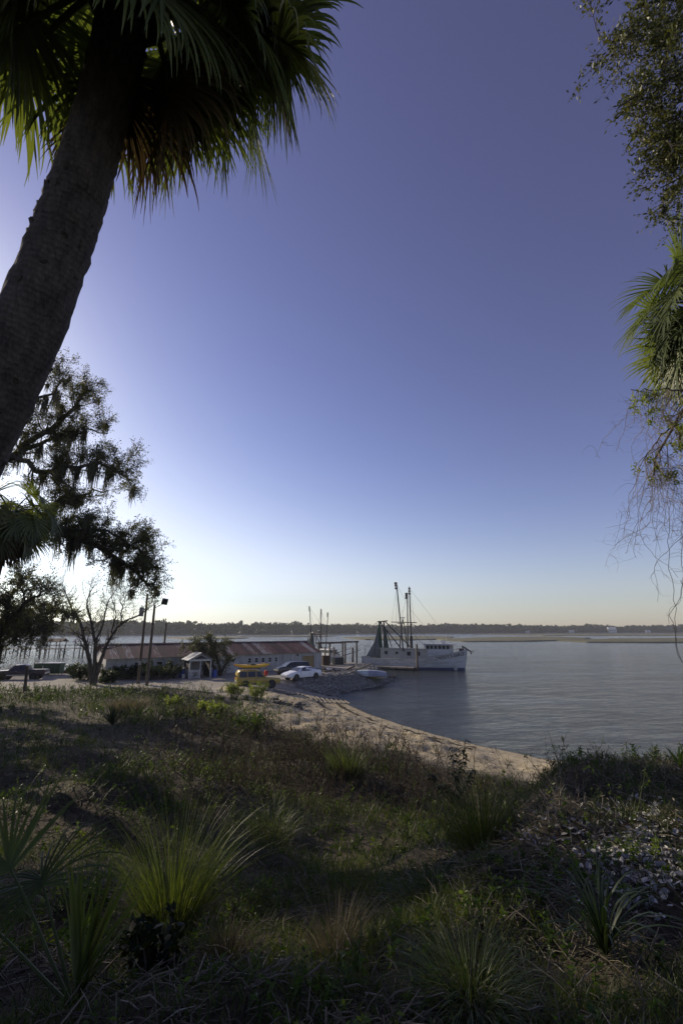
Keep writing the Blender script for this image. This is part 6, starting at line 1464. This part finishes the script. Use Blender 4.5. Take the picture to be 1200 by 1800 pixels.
# leafy weeds
x, y = scatter(5200, 1.8, 40, rng); z, d, veg, sa, sh = zone(x, y); wp = fbm(x * .5 + 3, y * .5 + 7, 70, 3); px_, py_ = pxy(x, y, z)
bare = np.exp(-(((px_ - 230) / 260) ** 2 + ((py_ - 1330) / 70) ** 2))
keep = (veg > .5) & (rng.random(len(x)) < np.clip(.35 + 1.5 * wp - .5 * bare, .03, 1)); x, y, z = x[keep], y[keep], z[keep]; n = len(x)
hh = (.10 + .010 * np.minimum(y, 25)) * rng.uniform(.6, 1.7, n); S0 = np.stack([x, y, z - .01], axis=1)
ST = grow(S0, np.array([0, 0, 1.0]) + rng.normal(0, .35, (n, 3)), hh, 5, .12, (0, 0, .05), rng)
V1, F1 = tubes(ST, (.0018 + .0003 * y)[:, None] * np.linspace(1, .4, 6)[None], 3)
nl = n * 20; lp_, lt_, li_, _ = sample_paths(ST, nl, .1, 1, rng); sz = (.020 + .0042 * y[li_]) * rng.uniform(.6, 1.5, nl); dd = nrm(rng.normal(0, 1, (nl, 3)) * (1, 1, .5) + (0, 0, .35))
V2, F2 = leaves(lp_, sz, sz * .42, rng, dd, flat=.5); V, F = merge([(V1, F1), (V2, F2)])
tn = np.clip(rng.normal(.45, .18, n), 0, 1); var = np.concatenate([np.repeat(tn * .6, 18), np.repeat(np.clip(tn[li_] + rng.normal(0, .1, nl), 0, 1), 4)])
tag(obj_np('weeds', V, F, L_['weed'], var=var), 'small leafy green weeds growing thick over the bank', 'weeds', kind='stuff')
# reddish-brown dead brush at the foot of the bank, and along the right crest
def brush(name, label, mask, n0, y0, y1, hm, mat, seed, leafn=0, br=2):
    r = np.random.default_rng(seed); x, y = scatter(n0, y0, y1, r); z, d, veg, sa, sh = zone(x, y); px_, py_ = pxy(x, y, z); k = (r.random(n0) < mask(px_, py_)) & (d > 8.0 + 2.5 * fbm(x * .5, y * .5, 95, 3)); x, y, z = x[k], y[k], z[k]; n = len(x)
    ST = grow(np.stack([x, y, z - .02], axis=1), np.array([0, 0, 1.0]) + r.normal(0, .38, (n, 3)), hm * r.uniform(.4, 1.35, n), 6, .13, (0, 0, .0), r)
    p, t, i, _ = sample_paths(ST, n * br, .25, 1, r); B = grow(p, nrm(t + r.normal(0, .7, (n * br, 3))), hm * r.uniform(.15, .5, n * br), 4, .16, (0, 0, .02), r)
    wd = .0012 + .00042 * y
    V1, F1 = tubes(ST, wd[:, None] * np.linspace(1.2, .5, 7)[None], 3); V2, F2 = tubes(B, (wd[i] * .75)[:, None] * np.linspace(1, .5, 5)[None], 3); prt = [(V1, F1), (V2, F2)]
    tn = np.clip(r.normal(.4, .22, n), 0, 1); var = [np.repeat(tn, 21), np.repeat(tn[i], 15)]
    if leafn:
        p, t, i, _ = sample_paths(B, n * leafn, .2, 1, r); ii = i; sz = .035 + .0022 * p[:, 1]; prt.append(leaves(p, sz * r.uniform(.6, 1.3, len(p)), sz * .4, r)); var.append(np.repeat(np.clip(r.normal(.55, .25, len(p)), 0, 1), 4))
    V, F = merge(prt); return tag(obj_np(name, V, F, mat, var=np.concatenate(var)), label, 'brush', kind='stuff')
gs = lambda a, b, c, e, k=1.0: (lambda X, Y: k * np.exp(-(((X - a) / c) ** 2 + ((Y - b) / e) ** 2)))
brush('dry_brush', 'reddish-brown dry brush thicket at the foot of the bank above the beach', lambda X, Y: np.maximum(np.maximum(gs(540, 1350, 190, 60)(X, Y), gs(740, 1395, 110, 35, .7)(X, Y)), gs(420, 1290, 110, 28, .8)(X, Y)), 28000, 8, 36, .85, L_['brush'], 601, leafn=2)
brush('grey_brush', 'tangled dry stalks along the crest at right', lambda X, Y: np.maximum(gs(1060, 1365, 190, 40, .8)(X, Y), gs(950, 1450, 160, 60, .35)(X, Y)), 12000, 5, 13, .26, L_['straw'], 602, leafn=1)
brush('green_stalks', 'tall green weeds along the near edge of the parking lot', lambda X, Y: np.maximum.reduce([gs(140, 1222, 190, 14, .9)(X, Y), gs(300, 1252, 130, 18, .8)(X, Y), gs(420, 1262, 60, 22, .8)(X, Y)]), 26000, 22, 48, .62, L_['weed'], 603, leafn=6, br=2)
brush('crest_weeds', 'leafy weeds topping the right crest against the water', lambda X, Y: np.maximum(gs(1020, 1345, 170, 22, .9)(X, Y), gs(640, 1400, 160, 40, .35)(X, Y)), 3800, 7, 16, .32, L_['weed'], 604, leafn=7)

brush('slope_scrub', 'knee-high green scrub in patches over the middle of the bank', lambda X, Y: np.clip(.9 * gs(480, 1400, 420, 75)(X, Y), 0, 1) * np.clip(.45 + 2.2 * fbm(X * .012, Y * .03, 91, 3), 0, 1), 11000, 5, 30, .55, L_['weed'], 605, leafn=8, br=2)
brush('dark_scrub', 'dark green scrub along the left side of the bank', lambda X, Y: np.clip(gs(120, 1370, 330, 90)(X, Y), 0, 1) * np.clip(.35 + 2.4 * fbm(X * .014 + 5, Y * .03, 92, 3), 0, 1), 10000, 5, 34, .50, L_['bush'], 606, leafn=9, br=2)
# oyster shells: patch on the right slope and the shell bank
def shells(name, label, x, y, size, seed, lift=0.0):
    r = np.random.default_rng(seed); n = len(x); z = gza(x, y) + r.uniform(0, lift + .004, n); c = np.stack([x, y, z + size * .25], axis=1)
    d = nrm(r.normal(0, 1, (n, 3)) * (1, 1, .5)); s = nrm(np.cross(d, r.normal(0, 1, (n, 3)) * (.6, .6, 1) + (0, 0, .8))); m = np.cross(s, d); s = nrm(np.cross(m, d)); l = size * r.uniform(.6, 1.5, n); w = l * r.uniform(.4, .7, n)
    ring = [(0, -.5, 0), (.42, -.15, .1), (.5, .25, .14), (.22, .55, .1), (-.2, .5, .1), (-.48, .15, .14), (-.38, -.2, .1)]
    V = np.stack([c + s * (w * a)[:, None] + d * (l * b)[:, None] + m * (w * e)[:, None] for a, b, e in ring] + [c - m * (w * .12)[:, None]], axis=1)
    tri = np.array([(i, (i + 1) % 7, 7) for i in range(7)]); F = (np.arange(n) * 8)[:, None, None] + tri[None]; var = np.clip(r.normal(.45, .25, n), 0, 1)
    return tag(obj_np(name, V.reshape(-1, 3), F.reshape(-1, 3), L_['shell'], var=np.repeat(var, 8)), label, 'shells', kind='stuff')
r = np.random.default_rng(61); x, y = scatter(70000, 3.0, 10, r, .98, .5); px_, py_ = pxy(x, y, gza(x, y)); k = r.random(len(x)) < np.maximum(gs(1130, 1505, 85, 70)(px_, py_), gs(1060, 1470, 120, 45, .25)(px_, py_)); shells('oyster_shells', 'broken oyster shells scattered on the right slope', x[k], y[k], .046, 62, .02)
x, y = r.uniform(-7, 9, 90000), r.uniform(51, 79, 90000); z, d, veg, sa, sh = zone(x, y); k = (sh > .35) & (d > -.3); shells('shell_bank', 'heaped grey oyster shells forming the bank by the ramp', x[k][:26000], y[k][:26000], .15, 63, .10)
# dark rubble by the beach
x, y = r.uniform(-14, -3, 2600), r.uniform(37, 45, 2600); px_, py_ = pxy(x, y, gza(x, y)); k = r.random(2600) < gs(490, 1251, 42, 8)(px_, py_); x, y = x[k], y[k]
prt = []
for a, b_ in zip(x, y):
    s = r.uniform(.12, .34); q = nrm(r.normal(0, 1, (8, 3))) ; cb = np.array([(i, j, k_) for i in (-1, 1) for j in (-1, 1) for k_ in (-1, 1)]) * s * .6 * r.uniform(.6, 1.2, (8, 3)); prt.append((cb + (a, b_, gz(a, b_) + s * .3), np.array([(0, 1, 3, 2), (4, 6, 7, 5), (0, 4, 5, 1), (2, 3, 7, 6), (0, 2, 6, 4), (1, 5, 7, 3)])))
V, F = merge(prt); tag(obj_np('rubble', V, F, pm('dark_rubble', (.035, .033, .03), (.12, .11, .095), 4, .9, .4)), 'dark broken rubble on the sand below the lot', 'rubble', kind='stuff')
# tide wrack lines on the beach
x, y = r.uniform(-4, 12, 60000), r.uniform(27, 50, 60000); z, d, veg, sa, sh = zone(x, y); dn = d + 1.1 * fbm(x * .25, y * .25, 81, 3); k = (sa > .5) & ((np.abs(dn - 1.6) < .16) | (np.abs(dn - 3.4) < .12) | (r.random(len(x)) < .02)) & (fbm(x * .4, y * .4, 83, 3) > -.1); x, y, z = x[k], y[k], z[k]; n = len(x)
a = r.normal(-.9, .5, n); P = np.stack([np.stack([x + np.cos(a) * t, y + np.sin(a) * t, z + .02], axis=1) for t in (-.12, 0, .12)], axis=1); V, F = tubes(P, np.full((n, 3), .016) * r.uniform(.5, 1.4, (n, 1)), 3)
tag(obj_np('tide_wrack', V, F, L_['straw'], var=np.repeat(np.clip(r.normal(.15, .15, n), 0, 1), 9)), 'dark lines of reed wrack left along the beach', 'wrack', kind='stuff')

# ---------------------------------------------------------------- single plants
def tussock(name, label, px, py, hpx, n, seed, mat='tussock', rad=.12, lean=.55, curve=.30, wid=.005, var0=.45, dead=.25):
    r = np.random.default_rng(seed); c = at_ground(px, py); dpt = c.y * CP + (c.z - CAM_H) * SP; H = hpx / 800 * dpt * 1.12
    o = thing(name, label, 'grass clump', c)
    def mk(nm, n, m, H, lean, curve, v0):
        a = r.uniform(0, 2 * np.pi, n); q = np.sqrt(r.random(n)); x, y = np.cos(a) * q * rad, np.sin(a) * q * rad; le = lean * (.15 + q) * r.uniform(.6, 1.3, n)
        d = np.stack([np.cos(a) * le, np.sin(a) * le, np.ones(n)], axis=1); zz = gza(x + c.x, y + c.y) - c.z
        V, F, per = blades(x, y, H * r.uniform(.45, 1.15, n), np.full(n, wid) * r.uniform(.7, 1.3, n), 0, r, S=8, curve=curve, z=zz, dirs=d)
        tag(obj_np(nm, V, F, L_[m], o, var=np.repeat(np.clip(r.normal(v0, .18, n), 0, 1), per)), kind='stuff')
    mk('blades', n, mat, H, lean, curve, var0)
    if dead: mk('dead_blades', int(n * dead), 'dry', H * .6, lean * 1.8, curve * 2.2, .5)
    return o
tussock('tall_grass_clump', 'tall bright green grass clump standing in sun at left foreground', 300, 1645, 215, 620, 1, rad=.17, lean=.50, curve=.16, wid=.0055, var0=.5)
tussock('tan_grass_clump', 'tan dried grass clump at the bottom centre', 592, 1700, 105, 420, 2, 'dry', rad=.10, lean=.5, curve=.20, wid=.004, var0=.5, dead=.4)
tussock('mounded_grass_clump', 'mounded fine grass clump low at bottom right of centre', 830, 1765, 120, 900, 3, 'tussock', rad=.16, lean=.95, curve=.40, wid=.0035, var0=.35, dead=.6)
tussock('fine_grass_clump', 'fine dark grass clump below the dark-leaved sapling', 850, 1490, 120, 700, 4, 'grass', rad=.35, lean=.5, curve=.22, wid=.006, var0=.5)
tussock('drooping_grass_clump', 'soft drooping grass clump in the middle of the bank', 475, 1475, 80, 500, 5, 'grass', rad=.35, lean=.8, curve=.40, wid=.006, var0=.45, dead=.5)
tussock('brown_grass_clump', 'brown withered grass clump at bottom left of centre', 400, 1690, 60, 320, 6, 'dry', rad=.09, lean=.55, curve=.25, wid=.004, var0=.35, dead=.2)
tussock('slope_grass_clump', 'loose dark grass clump on the slope right of centre', 760, 1590, 90, 420, 7, 'grass', rad=.22, lean=.9, curve=.45, wid=.005, var0=.3, dead=.9)
tussock('upright_grass_clump', 'upright weedy green clump near the beach brush', 610, 1362, 50, 380, 8, 'tussock', rad=.5, lean=.45, curve=.18, wid=.014, var0=.4, dead=.3)
tussock('golden_grass_clump', 'golden sunlit grass clump near the lot edge', 225, 1248, 26, 420, 9, 'dry', rad=1.2, lean=.5, curve=.25, wid=.030, var0=.7, dead=0)
tussock('reed_grass_clump', 'pale reedy clump right of the golden grass', 330, 1256, 20, 260, 10, 'dry', rad=.8, lean=.4, curve=.2, wid=.028, var0=.4, dead=.3)

def rosette(name, label, px, py, hpx, n, seed, wid=.03, mat='strap', cat='yucca', stiff=.1, lean=1.1):
    """sword-leaved plant, each leaf a part"""
    r = np.random.default_rng(seed); c = at_ground(px, py); dpt = c.y * CP + (c.z - CAM_H) * SP; H = hpx / 800 * dpt; o = thing(name, label, cat, c)
    for i in range(n):
        a = i * 2.4 + r.normal(0, .2); q = (i + .5) / n; le = .1 + lean * q * r.uniform(.7, 1.2); d = np.array([math.cos(a) * le, math.sin(a) * le, 1.0]); S = 8
        P = np.zeros((1, S + 1, 3)); dd = nrm(d); L = H * r.uniform(.8, 1.2)
        for k in range(S):
            P[:, k + 1] = P[:, k] + dd * L / S; dd = nrm(dd + np.array([math.cos(a), math.sin(a), -.5]) * stiff * ((k + 1) / S) ** 1.5 * r.uniform(.5, 2.0))
        W = wid * np.interp(np.linspace(0, 1, S + 1), [0, .35, .8, 1], [.8, 1, .6, .05])[None]; sd = np.array([-math.sin(a), math.cos(a), 0])
        V, F, per = ribbons(P, W, np.broadcast_to(sd, P.shape).copy(), fold=.18); obj_np('leaf', V, F, L_[mat], o, var=np.full(len(V), float(np.clip(r.normal(.45, .2), 0, 1))))
    return o
rosette('sword_leaf_yucca', 'dark sword-leaved yucca on the slope at lower right', 1065, 1685, 175, 40, 21, .017, stiff=.55, lean=.9)
rosette('spiky_yucca', 'small dark spiky yucca near the lot edge at left', 197, 1275, 36, 40, 22, .07, stiff=.03, lean=1.3)
rosette('edge_strap_plant', 'bright strap-leaved sprout at the right edge of the crest', 1195, 1352, 40, 9, 23, .05, 'weed', 'plant', .2, .8)
# young fan palm at lower left
def young_palm():
    r = np.random.default_rng(31); c = at_ground(128, 1776); o = thing('young_fan_palm', 'young fan palm with upright green blades at lower left', 'palm', c)
    def fr(hub, n, ll, dv=None, **k):
        h = at_depth(*hub) - c; d = h if dv is None else Vector(dv)
        frond(o, np.zeros(3), np.array(d.normalized()), h.length if dv is None else .06, .05, ll, n, rng=r, S=9, mat=L_['palmetto'], **k)
    fr((0, 0, 1), 30, .56, dv=(.06, .05, 1), g=.0, gl=.002, wid=.024, spread=.55, prad=.010, cup=.12, vb=.25)
    fr((86, 1548, 2.55), 24, .50, g=.015, gl=.10, wid=.015, spread=2.3, prad=.008, cup=.3)
    fr((22, 1530, 2.45), 20, .56, g=.0, gl=.05, wid=.017, spread=1.3, prad=.008, cup=.2)
    fr((-40, 1610, 2.40), 22, .46, g=.02, gl=.12, wid=.015, spread=2.2, prad=.008)
    fr((0, 0, 1), 14, .34, dv=(.5, -.1, 1), g=.0, gl=.02, wid=.02, spread=.6, prad=.007, cup=.1)
young_palm()
# shrubs and saplings built of stems and leaves
def shrub(name, label, px, py, wpx, hpx, nst, nlf, seed, mat, leaf, cat='shrub', group=None, z=None, at=None, dens=1.0):
    r = np.random.default_rng(seed); c = at_ground(px, py) if at is None else Vector(at); dpt = c.y * CP + (c.z - CAM_H) * SP; H, Wd = hpx / 800 * dpt, wpx / 800 * dpt; o = thing(name, label, cat, c, 0, group)
    a = r.uniform(0, 2 * np.pi, nst); q = np.sqrt(r.random(nst)); st = np.stack([np.cos(a) * q * Wd * .18, np.sin(a) * q * Wd * .18, np.full(nst, -.03)], axis=1); d = np.stack([np.cos(a) * q * Wd * .42, np.sin(a) * q * Wd * .42, np.full(nst, H * .8)], axis=1)
    ST = grow(st, d, np.linalg.norm(d, axis=1) * r.uniform(.7, 1.15, nst), 7, .10, (0, 0, .03), r); p, t, _, _ = sample_paths(ST, nst * 5, .3, 1, r); B = grow(p, nrm(t + r.normal(0, .7, (nst * 5, 3))), r.uniform(.12, .35, nst * 5) * min(H, Wd), 4, .15, (0, 0, .03), r)
    V, F = merge([tubes(ST, np.full((nst, 8), .010 * max(H, .6)) * np.linspace(1, .4, 8)[None], 4), tubes(B, np.full((nst * 5, 5), .004 * max(H, .6)) * np.linspace(1, .4, 5)[None], 3)]); tag(obj_np('stems', V, F, M['twig'], o), kind='stuff')
    p, t, i, _ = sample_paths(B, nlf, .1, 1, r); p = p + r.normal(0, leaf[0] * .3, p.shape); V, F = leaves(p, leaf[0] * r.uniform(.6, 1.3, nlf), leaf[1] * r.uniform(.7, 1.2, nlf), r, nrm(t * .6 + r.normal(0, .6, (nlf, 3)))); tn = r.normal(.45, .17, len(B))[i]
    tag(obj_np('foliage', V, F, L_[mat], o, var=np.repeat(np.clip(tn + r.normal(0, .1, nlf), 0, 1), 4)), kind='stuff'); return o
for k, (px, py, w, h, m, lab) in enumerate(((410, 1230, 34, 34, 'spring', 'bright green bush in front of the rear wheel of the yellow car'), (452, 1232, 30, 32, 'spring', 'bright green bush below the bonnet of the yellow car'), (304, 1246, 24, 22, 'spring', 'round yellow-green bush on the bank below the pole'), (356, 1258, 20, 26, 'spring', 'small upright green bush right of the round bush'), (382, 1262, 26, 26, 'spring', 'leafy green bush beside the small upright one'), (440, 1290, 44, 34, 'weed', 'loose green bush at the upper edge of the brush thicket'))):
    shrub('green_bush', lab, px, py, w, h, 26, 1500, 700 + k, m, (.13, .05), group='bright bushes on the bank')
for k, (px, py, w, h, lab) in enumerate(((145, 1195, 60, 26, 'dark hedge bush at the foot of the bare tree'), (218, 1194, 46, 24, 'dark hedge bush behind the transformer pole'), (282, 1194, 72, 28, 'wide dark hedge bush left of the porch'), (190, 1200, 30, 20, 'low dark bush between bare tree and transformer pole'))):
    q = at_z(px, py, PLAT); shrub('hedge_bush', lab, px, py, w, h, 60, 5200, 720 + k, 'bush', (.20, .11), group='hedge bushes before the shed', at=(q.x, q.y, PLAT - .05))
for k, (px, py, w, h, lab) in enumerate(((16, 1168, 60, 40, 'reddish scrub bush behind the pickup'), (78, 1165, 30, 26, 'tan marsh bush beyond the dumpsters'))):
    q = at_z(px, 1180, 1.2); shrub('bank_scrub', lab, px, py, w, h, 40, 1500, 740 + k, 'dry', (.22, .08), at=(q.x, q.y + 2, gz(q.x, q.y + 2)))
shrub('leafy_ground_plant', 'broad-leaved dark plant beside the young fan palm', 270, 1720, 120, 75, 18, 320, 751, 'dark_leaf', (.075, .045), 'plant')
shrub('green_leafy_plant', 'light green leafy plant right of the tall grass clump', 430, 1610, 150, 60, 34, 900, 752, 'weed', (.045, .013), 'plant')
shrub('feathery_plant', 'feathery yellow-green plant behind the young fan palm', 140, 1600, 110, 60, 30, 900, 753, 'weed', (.045, .010), 'plant')
# dark-leaved sapling against the beach
def sapling():
    r = np.random.default_rng(41); c = at_ground(795, 1412); o = thing('dark_sapling', 'dark-leaved sapling with arching leaves silhouetted against the beach', 'sapling', c); D = lambda *pp: [at_y(a, b_, c.y + e) - c for a, b_, e in pp]
    st = [[Vector((0, 0, -.05))] + D((805, 1380, 0), (812, 1345, 0), (817, 1300, 0)), [Vector((0, 0, -.05))] + D((800, 1380, -.1), (796, 1345, -.1), (797, 1314, -.1)), [Vector((0, 0, -.05))] + D((780, 1395, .1), (766, 1375, .2), (752, 1360, .2)), [Vector((0, 0, -.05))] + D((815, 1390, .2), (826, 1370, .3), (830, 1350, .3)), [Vector((0, 0, -.05))] + D((788, 1390, -.2), (778, 1380, -.3), (768, 1384, -.4))]
    P = np.stack([resample(s, 16) for s in st]); V, F = tubes(P, np.linspace(.022, .009, 16)[None] * np.ones((5, 1)), 5); obj_np('stem', V, F, M['twig'], o)
    nl = 280; p, t, i, tt = sample_paths(P, nl, .25, 1, r); a = r.uniform(0, 2 * np.pi, nl); d = np.stack([np.cos(a), np.sin(a) * .8, np.full(nl, .55)], axis=1)
    Q = grow(p, d, np.full(nl, .24) * r.uniform(.7, 1.2, nl), 5, .03, (0, 0, -.30), r); W = .105 * np.interp(np.linspace(0, 1, 6), [0, .2, .5, .8, 1], [.1, .75, 1, .65, .05])[None] * np.ones((nl, 1))
    sd = np.cross(d, [0, 0, 1.0]); V, F, per = ribbons(Q, W, np.repeat(sd[:, None], 6, 1), fold=.15)
    for k in range(nl):
        m = 18; me_v = V[k * m:(k + 1) * m]; f0 = F[k * 10:(k + 1) * 10] - k * m; obj_np('leaf', me_v, f0, L_['dark_leaf'], o, var=np.full(m, float(r.random())))
sapling()
# fallen sticks
for k, (pts, rd, lab) in enumerate((([(540, 1545), (575, 1640), (645, 1640)], .005, 'bent pale twig standing out of the tan grass clump'), ([(560, 1405), (600, 1392), (625, 1375)], .016, 'pale fallen branch lying on the dark slope'), ([(715, 1480), (730, 1465), (742, 1440)], .012, 'short grey stick on the slope in the middle'), ([(680, 1720), (690, 1690), (684, 1655)], .005, 'thin pale stick leaning at bottom centre'), ([(430, 1748), (470, 1735), (520, 1715)], .006, 'straight dry stick on the mulch at the bottom'), ([(960, 1432), (1000, 1445), (1040, 1470)], .007, 'curved dry vine stem across the right slope'))):
    P = [at_ground(*q) + Vector((0, 0, rd * 1.5 + (.0 if j == 0 else .02 * j))) for j, q in enumerate(pts)]
    if k in (0, 3): d0 = P[0]; P = [d0] + [at_y(q[0], q[1], d0.y - .05 * j) for j, q in enumerate(pts) if j]
    o = thing('fallen_stick', lab, 'stick', P[0]); Q = resample([p - P[0] for p in P], 9); MB().tube([Vector(q) for q in Q], [rd * (1 - .06 * i) for i in range(9)], 6).build('stem', M['pale_twig'], o, smooth=True)
    MB().tube([Vector(Q[5]), Vector(Q[5]) + Vector((rd * 6, -rd * 3, rd * 9))], [rd * .6, rd * .3], 5).build('side_shoot', M['pale_twig'], o)

# ---------------------------------------------------------------- haze over the river
hz = MB().box((0, 440, 18.0), (2996, 2096, 45.0)).mesh('haze')
m = bpy.data.materials.new('river_haze'); m.use_nodes = True; N = m.node_tree.nodes; N.remove(N['Principled BSDF'])
v = N.new('ShaderNodeVolumePrincipled'); v.inputs['Color'].default_value = (.82, .86, .95, 1); v.inputs['Density'].default_value = .00020; v.inputs['Anisotropy'].default_value = .2
m.node_tree.links.new(v.outputs['Volume'], N['Material Output'].inputs['Volume']); hz.materials.append(m)
tag(link('haze', hz), 'thin river haze over the whole place', 'haze', kind='stuff')
